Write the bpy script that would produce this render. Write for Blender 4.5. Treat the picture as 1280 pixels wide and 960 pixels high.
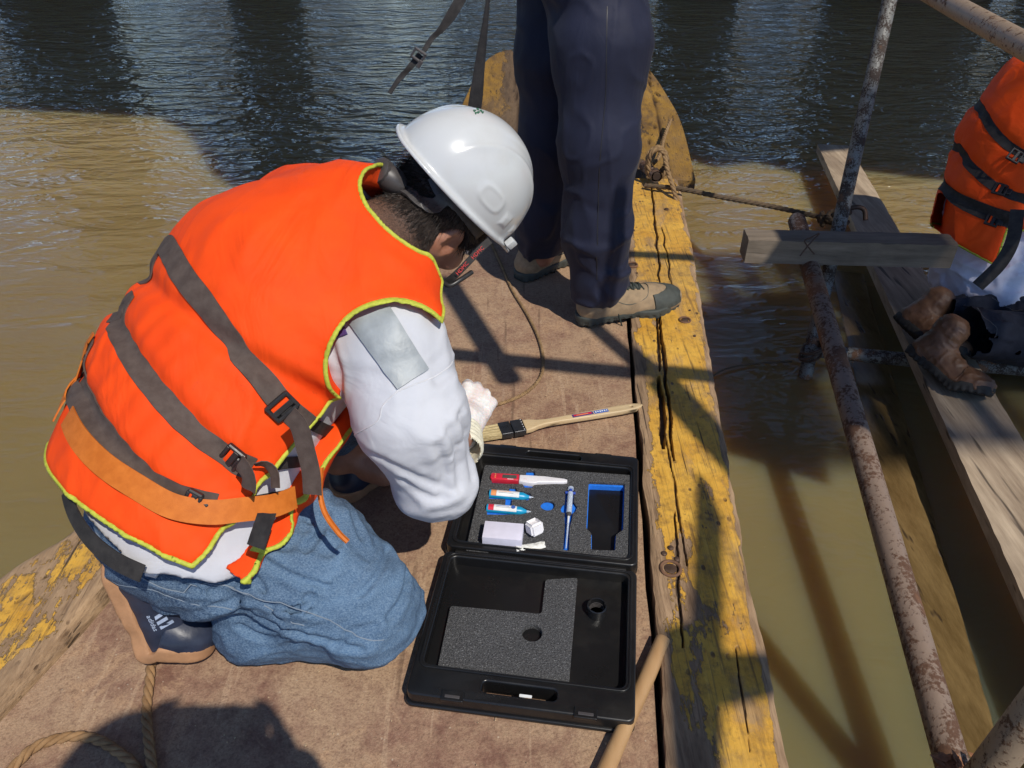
import bpy, bmesh, math, random
import numpy as np
from mathutils import Vector, Matrix
random.seed(4)
for o in list(bpy.data.objects): bpy.data.objects.remove(o)
SC = bpy.context.scene
COL = SC.collection
R = math.radians
# ---------------------------------------------------------------- camera
CAMH = 1.15; PITCH = 35.8; F = 967.0
cam = bpy.data.objects.new('camera', bpy.data.cameras.new('camera'))
cam.location = (0, 0, CAMH); cam.rotation_euler = (R(90-PITCH), 0, 0)
cam.data.sensor_width = 36; cam.data.lens = F/1280*36
cam.data.clip_start = 0.02; cam.data.clip_end = 5000
COL.objects.link(cam); SC.camera = cam
SC.render.resolution_x = 1024; SC.render.resolution_y = 768
# ---------------------------------------------------------------- light
SUNV = Vector((0.40, -0.62, 1.0)).normalized()          # towards the sun
w = bpy.data.worlds.new('World'); SC.world = w; w.use_nodes = True
nt = w.node_tree; nt.nodes.clear()
sky = nt.nodes.new('ShaderNodeTexSky'); sky.sky_type = 'NISHITA'; sky.sun_disc = False
sky.sun_elevation = math.asin(SUNV.z); sky.sun_rotation = math.atan2(SUNV.x, SUNV.y)
sky.altitude = 1500; sky.air_density = .8; sky.dust_density = .05; sky.ozone_density = 4.0
bg = nt.nodes.new('ShaderNodeBackground'); bg.inputs[1].default_value = 0.15
wo = nt.nodes.new('ShaderNodeOutputWorld')
nt.links.new(sky.outputs[0], bg.inputs[0]); nt.links.new(bg.outputs[0], wo.inputs[0])
sl = bpy.data.lights.new('sun', 'SUN'); sl.energy = 3.85; sl.angle = R(0.55); sl.color = (1.0, 0.94, 0.84)
sun = bpy.data.objects.new('sun', sl); sun.rotation_euler = SUNV.to_track_quat('Z', 'Y').to_euler(); COL.objects.link(sun)
SC.view_settings.view_transform = 'Standard'; SC.view_settings.look = 'None'
SC.view_settings.exposure = 0.04; SC.view_settings.gamma = 1.0
# ---------------------------------------------------------------- pixel helpers
_cp, _sp = math.cos(R(PITCH)), math.sin(R(PITCH))
def W(px, py, zc):                       # point seen at a pixel, zc metres along the view axis
    v = (py-480)/F
    return Vector(((px-640)/F*zc, zc*(_cp-v*_sp), CAMH-zc*(_sp+v*_cp)))
def P(px, py, z=0.0):                    # point seen at a pixel, at height z
    v = (py-480)/F
    return W(px, py, (CAMH-z)/(_sp+v*_cp))
def ray(px, py):
    v = (py-480)/F
    d = Vector(((px-640)/F, _cp-v*_sp, -(_sp+v*_cp))); return d.normalized()
# ---------------------------------------------------------------- object helpers
def tag(o, label=None, cat=None, group=None, kind=None):
    if label: o['label'] = label
    if cat: o['category'] = cat
    if group: o['group'] = group
    if kind: o['kind'] = kind
    return o
def empty(name, loc, label, cat, group=None, rz=0):
    o = bpy.data.objects.new(name, None); o.location = loc; o.rotation_euler = (0, 0, rz); o.empty_display_size = .05
    COL.objects.link(o); return tag(o, label, cat, group)
def link(name, me, mat, parent=None, smooth=False):
    o = bpy.data.objects.new(name, me); COL.objects.link(o)
    if mat is not None:
        for m in (mat if isinstance(mat, (list, tuple)) else [mat]): me.materials.append(m)
    if smooth: me.shade_smooth()
    if parent is not None:
        o.parent = parent
        L = parent.matrix_basis.copy(); q = parent.parent
        while q is not None: L = q.matrix_basis @ L; q = q.parent
        me.transform(L.inverted())        # mesh coordinates are given in world space
    return o
def recenter(o):                          # top-level mesh: put the origin at the base of the thing
    me = o.data; n = len(me.vertices); c = np.empty(n*3, np.float32); me.vertices.foreach_get('co', c); c = c.reshape(-1, 3)
    b = Vector(((c[:,0].min()+c[:,0].max())/2, (c[:,1].min()+c[:,1].max())/2, c[:,2].min()))
    me.transform(Matrix.Translation(-b)); o.location = b; return o
def mesh_np(name, V, Fq):
    me = bpy.data.meshes.new(name); V = np.asarray(V, np.float32); Fq = np.asarray(Fq, np.int32)
    k = Fq.shape[1]
    me.vertices.add(len(V)); me.vertices.foreach_set('co', V.ravel())
    me.loops.add(Fq.size); me.loops.foreach_set('vertex_index', Fq.ravel())
    me.polygons.add(len(Fq)); me.polygons.foreach_set('loop_start', np.arange(0, Fq.size, k, dtype=np.int32))
    me.update(calc_edges=True); return me
def set_attr(me, name, vals):
    a = me.attributes.new(name, 'FLOAT', 'POINT'); a.data.foreach_set('value', np.asarray(vals, np.float32))
def mesh_py(name, V, Fc):
    me = bpy.data.meshes.new(name); me.from_pydata([tuple(v) for v in V], [], Fc); me.update(); return me
def bm_mesh(name, bm):
    me = bpy.data.meshes.new(name); bmesh.ops.recalc_face_normals(bm, faces=bm.faces); bm.to_mesh(me); bm.free(); return me
def box_bm(bm, c, s, rot=None, bev=0.0, seg=2):
    g = bmesh.ops.create_cube(bm, size=1.0); vs = g['verts']
    M = Matrix.Translation(Vector(c)) @ (rot.to_4x4() if rot is not None else Matrix()) @ Matrix.Diagonal((s[0], s[1], s[2], 1))
    bmesh.ops.transform(bm, matrix=M, verts=vs)
    if bev > 0:
        es = list({e for v in vs for e in v.link_edges})
        bmesh.ops.bevel(bm, geom=es, offset=bev, segments=seg, affect='EDGES', profile=.6)
def box(name, c, s, mat, parent=None, rot=None, bev=0.0, smooth=True, seg=2):
    bm = bmesh.new(); box_bm(bm, c, s, rot, bev, seg); me = bm_mesh(name, bm)
    o = link(name, me, mat, parent)
    if smooth and bev > 0: me.shade_smooth(); auto_smooth(me)
    return o
def auto_smooth(me, ang=35):
    me.set_sharp_from_angle(angle=R(ang))
def frame(t, up=Vector((0, 0, 1))):
    t = t.normalized()
    if abs(t.dot(up)) > .98: up = Vector((1, 0, 0))
    a = t.cross(up).normalized(); return a, a.cross(t).normalized()
def tube_geo(pts, rad, n=10, caps=True, twist=None):
    pts = [Vector(p) for p in pts]; V = []; Fc = []
    a = None
    for i, p in enumerate(pts):
        t = (pts[min(i+1, len(pts)-1)]-pts[max(i-1, 0)]).normalized()
        if a is None: a, b = frame(t)
        else:
            a = (a-t*a.dot(t)).normalized(); b = a.cross(t)
        r = rad[i] if hasattr(rad, '__len__') else rad
        for k in range(n):
            an = 2*math.pi*k/n; rr = r
            if twist: rr = r*twist(i, an)
            V.append(p+(a*math.cos(an)+b*math.sin(an))*rr)
        if i:
            for k in range(n):
                Fc.append(((i-1)*n+k, (i-1)*n+(k+1) % n, i*n+(k+1) % n, i*n+k))
    if caps:
        Fc.append(tuple(range(n))); Fc.append(tuple((len(pts)-1)*n+k for k in reversed(range(n))))
    return V, Fc
def tube(name, pts, rad, mat, parent=None, n=10, caps=True, twist=None, sharp=50):
    V, Fc = tube_geo(pts, rad, n, caps, twist); me = mesh_py(name, V, Fc)
    bm = bmesh.new(); bm.from_mesh(me); bmesh.ops.recalc_face_normals(bm, faces=bm.faces); bm.to_mesh(me); bm.free()
    me.shade_smooth(); auto_smooth(me, sharp)
    return link(name, me, mat, parent)
def catmull(pts, n=8):
    pts = [Vector(p) for p in pts]; out = []
    Q = [pts[0]*2-pts[1]]+pts+[pts[-1]*2-pts[-2]]
    for i in range(1, len(Q)-2):
        for k in range(n):
            t = k/n; a, b, c, d = Q[i-1], Q[i], Q[i+1], Q[i+2]
            out.append(.5*((2*b)+(c-a)*t+(2*a-5*b+4*c-d)*t*t+(3*b-a-3*c+d)*t**3))
    out.append(pts[-1]); return out
def resample(pts, step):
    out = [pts[0]]; acc = 0
    for i in range(1, len(pts)):
        a, b = pts[i-1], pts[i]; L = (b-a).length
        while acc+L >= step:
            t = (step-acc)/L; a = a.lerp(b, t); out.append(a.copy()); L = (b-a).length; acc = 0
            if L < 1e-9: break
        acc += L
    out.append(pts[-1]); return out
def rope_geo(pts, r, pitch=None, strands=3, n=7):
    """three twisted strands along a path"""
    pitch = pitch or r*7; step = pitch/9
    pts = resample([Vector(p) for p in pts], step); V = []; Fc = []
    fr = []; a = None
    for i, p in enumerate(pts):
        t = (pts[min(i+1, len(pts)-1)]-pts[max(i-1, 0)]).normalized()
        if a is None: a, b = frame(t)
        else: a = (a-t*a.dot(t)).normalized(); b = a.cross(t)
        fr.append((a.copy(), b.copy()))
    for s in range(strands):
        sp = []
        for i, p in enumerate(pts):
            an = 2*math.pi*(i*step/pitch+s/strands)
            sp.append(p+(fr[i][0]*math.cos(an)+fr[i][1]*math.sin(an))*r*.5)
        v, f = tube_geo(sp, r*.56, n); o = len(V); V += v; Fc += [tuple(x+o for x in q) for q in f]
    return V, Fc
def rope(name, pts, r, mat, parent=None, **k):
    V, Fc = rope_geo(pts, r, **k); me = mesh_py(name, V, Fc); me.shade_smooth(); auto_smooth(me, 60)
    return link(name, me, mat, parent)
def plate(name, loops, z0, z1, mat, parent=None, bev=0.0, M=None, res=2):
    """flat piece with holes: filled 2-D outlines extruded between z0 and z1"""
    cu = bpy.data.curves.new(name, 'CURVE'); cu.dimensions = '2D'; cu.fill_mode = 'BOTH'
    for lp in loops:
        s = cu.splines.new('POLY'); s.points.add(len(lp)-1); s.use_cyclic_u = True
        for i, q in enumerate(lp): s.points[i].co = (q[0], q[1], 0, 1)
    cu.extrude = max((z1-z0)/2-bev, 1e-5); cu.bevel_depth = bev; cu.bevel_resolution = res; cu.offset = -bev
    tmp = bpy.data.objects.new('tmp', cu); COL.objects.link(tmp)
    me = bpy.data.meshes.new_from_object(tmp.evaluated_get(bpy.context.evaluated_depsgraph_get()))
    bpy.data.objects.remove(tmp); bpy.data.curves.remove(cu)
    bm = bmesh.new(); bm.from_mesh(me); bmesh.ops.remove_doubles(bm, verts=bm.verts, dist=1e-5); bmesh.ops.recalc_face_normals(bm, faces=bm.faces); bm.to_mesh(me); bm.free()
    me.transform(Matrix.Translation((0, 0, (z0+z1)/2)))
    if M is not None: me.transform(M)
    me.name = name; me.materials.clear(); me.shade_smooth(); auto_smooth(me, 40)
    return link(name, me, mat, parent)
def rrect(x0, y0, x1, y1, r, n=5):
    out = []
    for cx, cy, a0 in ((x1-r, y1-r, 0), (x0+r, y1-r, 90), (x0+r, y0+r, 180), (x1-r, y0+r, 270)):
        for k in range(n+1):
            a = R(a0+90*k/n); out.append((cx+r*math.cos(a), cy+r*math.sin(a)))
    return out
def circ(x, y, r, n=24, ry=None):
    return [(x+r*math.cos(2*math.pi*k/n), y+(ry or r)*math.sin(2*math.pi*k/n)) for k in range(n)]
def text_mesh(name, body, size, mat, parent, M, depth=.0004, font_shear=0, align='LEFT'):
    cu = bpy.data.curves.new(name, 'FONT'); cu.body = body; cu.size = size; cu.extrude = depth; cu.resolution_u = 2; cu.shear = font_shear; cu.align_x = align
    tmp = bpy.data.objects.new('tmp', cu); COL.objects.link(tmp)
    me = bpy.data.meshes.new_from_object(tmp.evaluated_get(bpy.context.evaluated_depsgraph_get()))
    bpy.data.objects.remove(tmp); bpy.data.curves.remove(cu); me.transform(M); me.name = name; me.materials.clear()
    return link(name, me, mat, parent)
# ---------------------------------------------------------------- noise in numpy
def _hash(ix, iy, iz, s):
    h = (ix*374761393+iy*668265263+iz*2147483647+s*974634777).astype(np.int64)
    h = (h ^ (h >> 13))*1274126177; h = h ^ (h >> 16)
    return ((h & 0xffff)/65535.0).astype(np.float32)
def vnoise(p, freq=1.0, s=0):
    q = p*np.asarray(freq, np.float32); i = np.floor(q); f = (q-i).astype(np.float32); i = i.astype(np.int64)
    f = f*f*(3-2*f); r = 0
    for dx in (0, 1):
        for dy in (0, 1):
            for dz in (0, 1):
                wt = (f[:,0] if dx else 1-f[:,0])*(f[:,1] if dy else 1-f[:,1])*(f[:,2] if dz else 1-f[:,2])
                r = r+wt*_hash(i[:,0]+dx, i[:,1]+dy, i[:,2]+dz, s)
    return r*2-1
# ---------------------------------------------------------------- signed distance modelling
A3 = lambda v: np.array(v, np.float32)
def rc(p, a, b, ra, rb, k=None, s=1.0):
    a = A3(a); b = A3(b); pa = p-a; ab = b-a
    if k is not None:
        k = A3(k); k = k/np.linalg.norm(k)
        pa = pa+((s-1)*(pa@k))[:, None]*k; ab = ab+(s-1)*(ab@k)*k
    L = float(ab@ab)
    t = np.clip((pa@ab)/L, 0, 1) if L > 1e-12 else np.zeros(len(p), np.float32)
    return np.linalg.norm(pa-t[:, None]*ab, axis=1)-(ra+(rb-ra)*t)
def ell(p, c, rad, ax=None):
    q = p-A3(c)
    if ax is not None: q = q@A3(ax).T
    r = A3(rad); k0 = np.linalg.norm(q/r, axis=1); k1 = np.linalg.norm(q/(r*r), axis=1)
    return k0*(k0-1)/np.maximum(k1, 1e-6)
def smin(a, b, k):
    h = np.clip(.5+.5*(b-a)/k, 0, 1); return b*(1-h)+a*h-k*h*(1-h)
def smax(a, b, k): return -smin(-a, -b, k)
def chain(p, pts, rads, kk=.02, k=None, s=1.0):
    d = None
    for i in range(len(pts)-1):
        e = rc(p, pts[i], pts[i+1], rads[i], rads[i+1], k, s)
        d = e if d is None else smin(d, e, kk)
    return d
def nets(fn, lo, hi, h, blk=8, lip=1.5, proj=2):
    lo = np.array(lo, np.float32); hi = np.array(hi, np.float32)
    nb = np.ceil((hi-lo)/(h*blk)).astype(int); n = nb*blk+1
    g = [np.arange(nb[i], dtype=np.float32) for i in range(3)]
    B = np.stack(np.meshgrid(*g, indexing='ij'), -1).reshape(-1, 3)
    cen = lo+(B+.5)*h*blk; dc = fn(cen.astype(np.float32)).astype(np.float32)
    D = np.repeat(np.repeat(np.repeat(dc.reshape(nb), blk, 0), blk, 1), blk, 2)
    D = np.pad(D, ((0, 1),)*3, mode='edge')
    act = np.nonzero(np.abs(dc) < h*blk*.87*lip)[0]
    off = np.stack(np.meshgrid(*[np.arange(blk+1)]*3, indexing='ij'), -1).reshape(-1, 3)
    for c0 in range(0, len(act), 400):
        bb = B[act[c0:c0+400]].astype(int)*blk
        ijk = (bb[:, None, :]+off[None]).reshape(-1, 3)
        pts = (lo+ijk*h).astype(np.float32); D[ijk[:,0], ijk[:,1], ijk[:,2]] = fn(pts)
    S = D < 0
    c = [S[dx:n[0]-1+dx, dy:n[1]-1+dy, dz:n[2]-1+dz] for dx in (0,1) for dy in (0,1) for dz in (0,1)]
    cnt = sum(x.astype(np.int8) for x in c); A = np.argwhere((cnt > 0) & (cnt < 8))
    if len(A) == 0: return np.zeros((0,3)), np.zeros((0,4), int)
    idx = -np.ones(n-1, np.int32); idx[A[:,0], A[:,1], A[:,2]] = np.arange(len(A))
    acc = np.zeros((len(A), 3), np.float32); m = np.zeros(len(A), np.float32)
    corners = [(dx, dy, dz) for dx in (0,1) for dy in (0,1) for dz in (0,1)]
    for a in corners:
        for ax in range(3):
            if a[ax]: continue
            b = list(a); b[ax] = 1
            da = D[A[:,0]+a[0], A[:,1]+a[1], A[:,2]+a[2]]; db = D[A[:,0]+b[0], A[:,1]+b[1], A[:,2]+b[2]]
            cr = (da < 0) != (db < 0); t = np.where(cr, da/np.where(cr, da-db, 1), 0)
            q = np.tile(np.array(a, np.float32), (len(A), 1)); q[:, ax] = t
            acc += q*cr[:, None]; m += cr
    V = (lo+(A+acc/m[:, None])*h).astype(np.float32)
    Q = []
    for ax in range(3):
        u, v = (ax+1) % 3, (ax+2) % 3
        sl0 = [slice(1, n[i]-1) for i in range(3)]; sl1 = list(sl0)
        sl0[ax] = slice(0, n[ax]-1); sl1[ax] = slice(1, n[ax])
        s0 = S[tuple(sl0)]; s1 = S[tuple(sl1)]
        E = np.argwhere(s0 != s1)
        if len(E) == 0: continue
        fl = s0[E[:,0], E[:,1], E[:,2]]
        E = E+np.array([0 if i == ax else 1 for i in range(3)])
        def cid(du, dv):
            e = E.copy(); e[:, u] -= du; e[:, v] -= dv; return idx[e[:,0], e[:,1], e[:,2]]
        q = np.stack([cid(1,1), cid(0,1), cid(0,0), cid(1,0)], 1)
        q[~fl] = q[~fl][:, ::-1]; Q.append(q)
    Q = np.concatenate(Q); Q = Q[(Q >= 0).all(1)]
    e = h*.25
    for _ in range(proj):
        V = V.astype(np.float32); d0 = fn(V); G = np.stack([fn((V+np.array(x, np.float32)*e).astype(np.float32))-d0 for x in ((1,0,0),(0,1,0),(0,0,1))], 1)/e
        g2 = np.maximum((G*G).sum(1), .25)
        V = V-np.clip(d0/g2, -h*.6, h*.6)[:, None]*G
    return V.astype(np.float32), Q
def sdf_obj(name, fn, lo, hi, h, mat, parent=None, **k):
    V, Q = nets(fn, lo, hi, h, **k); me = mesh_np(name, V, Q); me.shade_smooth()
    return link(name, me, mat, parent)
def split_obj(name, fn, lo, hi, h, mat, parent, least=150, **k):
    """one object for each connected piece of the surface"""
    V, Q = nets(fn, lo, hi, h, **k); nb = [[] for _ in range(len(V))]
    for q in Q.tolist():
        for i in range(4): nb[q[i]].append(q[i-3])
    lab = [-1]*len(V); c = 0
    for s in range(len(V)):
        if lab[s] >= 0: continue
        st = [s]; lab[s] = c
        while st:
            a = st.pop()
            for b in nb[a]:
                if lab[b] < 0: lab[b] = c; st.append(b)
        c += 1
    # neighbours are stored one way round each face, so merge labels that meet
    lab = np.array(lab); ch = True
    while ch:
        m = lab[Q].min(1); ch = False
        for i in range(4):
            w_ = lab[Q[:, i]] > m
            if w_.any():
                ch = True
                for a, b in set(zip(lab[Q[w_, i]].tolist(), m[w_].tolist())): lab[lab == a] = b
    out = []
    for l in np.unique(lab):
        sel = lab == l
        if sel.sum() < least: continue
        ix = np.cumsum(sel)-1; me = mesh_np(name, V[sel], ix[Q[sel[Q].all(1)]]); me.shade_smooth(); out.append(link(name, me, mat, parent))
    return out
def hit(fn, px, py, t0=.5, t1=3.0, off=0.0):
    """where the view ray through a pixel first meets an sdf surface"""
    return hits(fn, [(px, py)], t0, t1, off)[0]
def hits(fn, pix, t0=.5, t1=3.2, off=0.0):
    D = np.array([ray(*q) for q in pix], np.float32); O = np.array([0, 0, CAMH], np.float32)
    t = np.full(len(D), t0, np.float32); best = np.full(len(D), 9., np.float32); bt = t.copy()
    for _ in range(150):
        d = fn(O+D*t[:, None])-off
        b = (d < best) & (t < t1); best[b] = d[b]; bt[b] = t[b]
        t = np.where(d > .0004, t+np.clip(d*.6, .0004, .05), t)
    t = np.where(t > t1, bt, t)
    return [Vector(q) for q in (O+D*t[:, None])]
def grad(fn, p):
    p = np.array(p, np.float32).reshape(-1, 3); e = .002
    G = np.stack([fn(p+np.array(x, np.float32)*e)-fn(p-np.array(x, np.float32)*e) for x in ((1,0,0),(0,1,0),(0,0,1))], 1)
    return G/np.maximum(np.linalg.norm(G, axis=1, keepdims=True), 1e-6)
def snap(fn, pts, off=0.0, it=4):
    p = np.array(pts, np.float32)
    for _ in range(it):
        d = fn(p)-off; p = p-(d[:, None]*grad(fn, p)).astype(np.float32)
    return p
def strap_geo(fn, pts, width, off=.002, thick=.002, m=5, step=.008, do_snap=True, lift=None):
    """webbing lying on an sdf surface, following points"""
    pts = resample(pts, step); p = snap(fn, pts, off) if do_snap else np.array(pts, np.float32)
    n = grad(fn, p); t = np.gradient(p, axis=0); t /= np.linalg.norm(t, axis=1, keepdims=True)
    sd = np.cross(t, n); sd /= np.maximum(np.linalg.norm(sd, axis=1, keepdims=True), 1e-6)
    for _ in range(6): sd[1:-1] = (sd[:-2]+sd[1:-1]*2+sd[2:])/4
    sd /= np.linalg.norm(sd, axis=1, keepdims=True)
    rows = []
    for j in range(m):
        q = p+sd*((j/(m-1)-.5)*width)
        if do_snap: q = snap(fn, q, off, 3)*.75+q*.25
        rows.append(q)
    T = np.stack(rows, 1); nn = np.cross(np.gradient(T, axis=0).reshape(-1, 3), np.gradient(T, axis=1).reshape(-1, 3)).reshape(T.shape)
    nn /= np.maximum(np.linalg.norm(nn, axis=2, keepdims=True), 1e-9)
    if (nn.reshape(-1,3)*grad(fn, T.reshape(-1,3))).sum() < 0: nn = -nn
    if lift is not None: T = T+nn*np.asarray(lift)[:, None, None]
    return slab(T+nn*thick, T)
def slab(top, bot):
    N, m = top.shape[:2]; V = np.concatenate([top.reshape(-1, 3), bot.reshape(-1, 3)]); o = N*m; Q = []
    I = lambda i, j: i*m+j
    for i in range(N-1):
        for j in range(m-1):
            Q.append((I(i,j), I(i+1,j), I(i+1,j+1), I(i,j+1))); Q.append((o+I(i,j), o+I(i,j+1), o+I(i+1,j+1), o+I(i+1,j)))
    for i in range(N-1):
        for j, f in ((0, 0), (m-1, 1)):
            q = (I(i,j), o+I(i,j), o+I(i+1,j), I(i+1,j)); Q.append(q if not f else q[::-1])
    for j in range(m-1):
        for i, f in ((0, 1), (N-1, 0)):
            q = (I(i,j), o+I(i,j), o+I(i,j+1), I(i,j+1)); Q.append(q if not f else q[::-1])
    return V, np.array(Q)
def slab_obj(name, g, mat, parent, ang=50):
    me = mesh_np(name, *g); me.shade_smooth()
    bm = bmesh.new(); bm.from_mesh(me); bmesh.ops.recalc_face_normals(bm, faces=bm.faces); bm.to_mesh(me); bm.free()
    auto_smooth(me, ang); return link(name, me, mat, parent)
def drape(name, fn, quad, mat, parent, nu=14, nv=10, off=.003, thick=.0015, t0=.5):
    """cloth patch over an sdf surface, corners given as pixels (tl, tr, br, bl)"""
    pix = []
    for i in range(nu):
        for j in range(nv):
            a, b = i/(nu-1), j/(nv-1)
            pix.append(tuple((quad[0][c]*(1-a)*(1-b)+quad[1][c]*a*(1-b)+quad[2][c]*a*b+quad[3][c]*(1-a)*b) for c in (0, 1)))
    H = np.array([tuple(v) for v in hits(fn, pix, t0=t0)], np.float32); H = snap(fn, H, off, 3); n = grad(fn, H)
    T = H.reshape(nu, nv, 3); return slab_obj(name, slab(T+n.reshape(T.shape)*thick, T-n.reshape(T.shape)*.002), mat, parent)
# ---------------------------------------------------------------- materials
def s2l(c):
    return tuple(((x/255)/12.92 if x/255 <= .04045 else ((x/255+.055)/1.055)**2.4) for x in c)
class NT:
    def __init__(s, name):
        s.m = bpy.data.materials.new(name); s.m.use_nodes = True; s.t = s.m.node_tree; s.n = s.t.nodes
        s.p = s.n['Principled BSDF']; s.co = s.n.new('ShaderNodeTexCoord')
    def new(s, t, **k):
        x = s.n.new(t)
        for a, b in k.items(): setattr(x, a, b)
        return x
    def l(s, a, b): s.t.links.new(a, b)
    def map(s, scale=(1,1,1), rot=(0,0,0), src='Object'):
        m = s.new('ShaderNodeMapping'); m.inputs['Scale'].default_value = scale; m.inputs['Rotation'].default_value = rot
        s.l(s.co.outputs[src], m.inputs[0]); return m.outputs[0]
    def noise(s, vec, scale, det=4, rough=.55, dist=0):
        x = s.new('ShaderNodeTexNoise'); x.inputs['Scale'].default_value = scale; x.inputs['Detail'].default_value = det
        x.inputs['Roughness'].default_value = rough; x.inputs['Distortion'].default_value = dist; s.l(vec, x.inputs['Vector']); return x.outputs[0]
    def vor(s, vec, scale, feat='F1', out='Distance'):
        x = s.new('ShaderNodeTexVoronoi'); x.feature = feat; x.inputs['Scale'].default_value = scale; s.l(vec, x.inputs['Vector']); return x.outputs[out]
    def ramp(s, fac, stops, interp='LINEAR'):
        x = s.new('ShaderNodeValToRGB'); x.color_ramp.interpolation = interp; e = x.color_ramp.elements
        while len(e) < len(stops): e.new(.5)
        for i, (p, c) in enumerate(stops):
            e[i].position = p; e[i].color = (c, c, c, 1) if not hasattr(c, '__len__') else (*c, 1)
        s.l(fac, x.inputs[0]); return x.outputs[0]
    def mix(s, fac, a, b, mode='MIX'):
        x = s.new('ShaderNodeMix', data_type='RGBA', blend_type=mode)
        for i, v in ((0, fac), (6, a), (7, b)):
            if hasattr(v, 'is_output'): s.l(v, x.inputs[i])
            elif i == 0: x.inputs[0].default_value = v
            else: x.inputs[i].default_value = (*v, 1)
        return x.outputs[2]
    def math(s, op, a, b=0.0, c=0.0, clamp=False):
        x = s.new('ShaderNodeMath', operation=op); x.use_clamp = clamp
        for i, v in enumerate((a, b, c)):
            if hasattr(v, 'is_output'): s.l(v, x.inputs[i])
            else: x.inputs[i].default_value = v
        return x.outputs[0]
    def bump(s, h, strength=.3, dist=.002, nrm=None):
        b = s.new('ShaderNodeBump'); b.inputs['Strength'].default_value = strength; b.inputs['Distance'].default_value = dist
        s.l(h, b.inputs['Height'])
        if nrm is not None: s.l(nrm, b.inputs['Normal'])
        s.l(b.outputs[0], s.p.inputs['Normal']); return b.outputs[0]
    def set(s, **k):
        for a, v in k.items():
            i = s.p.inputs[a.replace('_', ' ')]
            if hasattr(v, 'is_output'): s.l(v, i)
            elif hasattr(v, '__len__'): i.default_value = (*v, 1) if len(v) == 3 and i.type == 'RGBA' else v
            else: i.default_value = v
    def attr(s, name):
        x = s.new('ShaderNodeAttribute'); x.attribute_name = name; return x.outputs['Fac']
def simple(name, col, rough=.5, var=.12, nscale=40, bump=.0, bscale=300, metal=0.0, spec=.5, bdist=.001, **k):
    t = NT(name); v = t.map(); n = t.noise(v, nscale)
    lo = tuple(c*(1-var) for c in col); hi = tuple(min(1, c*(1+var)) for c in col)
    t.set(Base_Color=t.mix(t.ramp(n, [(.3, 0.), (.7, 1.)]), lo, hi), Metallic=metal, **k)
    t.p.inputs['Specular IOR Level'].default_value = spec
    t.set(Roughness=t.ramp(n, [(.3, max(0, rough-.08)), (.7, min(1, rough+.08))]))
    if bump: t.bump(t.noise(v, bscale, 3), bump, bdist)
    return t.m
M = {}
# muddy river water
t = NT('muddy_water'); v = t.map()
geo = t.new('ShaderNodeSeparateXYZ'); t.l(t.co.outputs['Object'], geo.inputs[0])
big = t.noise(v, .55, 3)
rip1 = t.noise(t.map((.55, 1.3, 1), (0, 0, R(8))), 4.6, 3, .52, .8)
rip2 = t.noise(t.map((.65, 1.3, 1), (0, 0, R(-14))), 15, 2, .5, .4)
mid = t.noise(t.map((.5, 1., 1)), 1.5, 2)
far = t.ramp(t.math('MULTIPLY', t.math('ADD', geo.outputs[1], t.math('MULTIPLY', big, 1.0)), .1), [(.12, .05), (.33, .15), (.45, .38), (.58, .85), (.75, 1.)])
h = t.math('ADD', t.math('MULTIPLY', rip1, 1.0), t.math('MULTIPLY', rip2, .28))
h = t.math('ADD', h, t.math('MULTIPLY', mid, .6))
h = t.math('MULTIPLY', h, far)
colm = t.mix(t.ramp(big, [(.35, 0.), (.65, 1.)]), (.205, .142, .058), (.25, .185, .085))
green = t.ramp(t.math('ADD', t.math('MULTIPLY', geo.outputs[1], -.5), 1.1), [(0., 0.), (.85, 1.)])
colm = t.mix(green, colm, (.19, .165, .08))
fl = t.vor(v, 9, 'F1'); fleck = t.ramp(fl, [(.035, 1.), (.05, 0.)])
colm = t.mix(t.math('MULTIPLY', fleck, .25), colm, (.4, .38, .3))
t.set(Base_Color=colm, Roughness=.045, IOR=1.33)
t.p.inputs['Subsurface Weight'].default_value = 1.0; t.p.inputs['Subsurface Radius'].default_value = (1.0, .62, .32); t.p.inputs['Subsurface Scale'].default_value = .75; t.p.subsurface_method = 'RANDOM_WALK'
t.bump(h, 1.0, .105)
M['water'] = t.m
def wood(name, c1, c2, stretch, rough=.75, scale=9, bump=.5, extra=None):
    t = NT(name); v = t.map(stretch)
    n = t.noise(v, scale, 6, .65, .8); f = t.noise(v, scale*6, 4, .7)
    g = t.math('ADD', t.math('MULTIPLY', n, .6), t.math('MULTIPLY', f, .4))
    c = t.mix(t.ramp(g, [(.36, 0.), (.62, 1.)]), c1, c2)
    st = t.noise(t.map(), 4, 5); c = t.mix(t.ramp(st, [(.45, 0.), (.75, .55)]), c, tuple(x*.45 for x in c1))
    ck = t.ramp(t.noise(v, scale*3.2, 2, .5), [(.30, 1.), (.36, 0.)]); c = t.mix(t.math('MULTIPLY', ck, .8), c, (.03, .02, .013))
    t.set(Base_Color=c, Roughness=rough); t.bump(t.math('SUBTRACT', g, t.math('MULTIPLY', ck, .5)), bump, .003); return t
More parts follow.
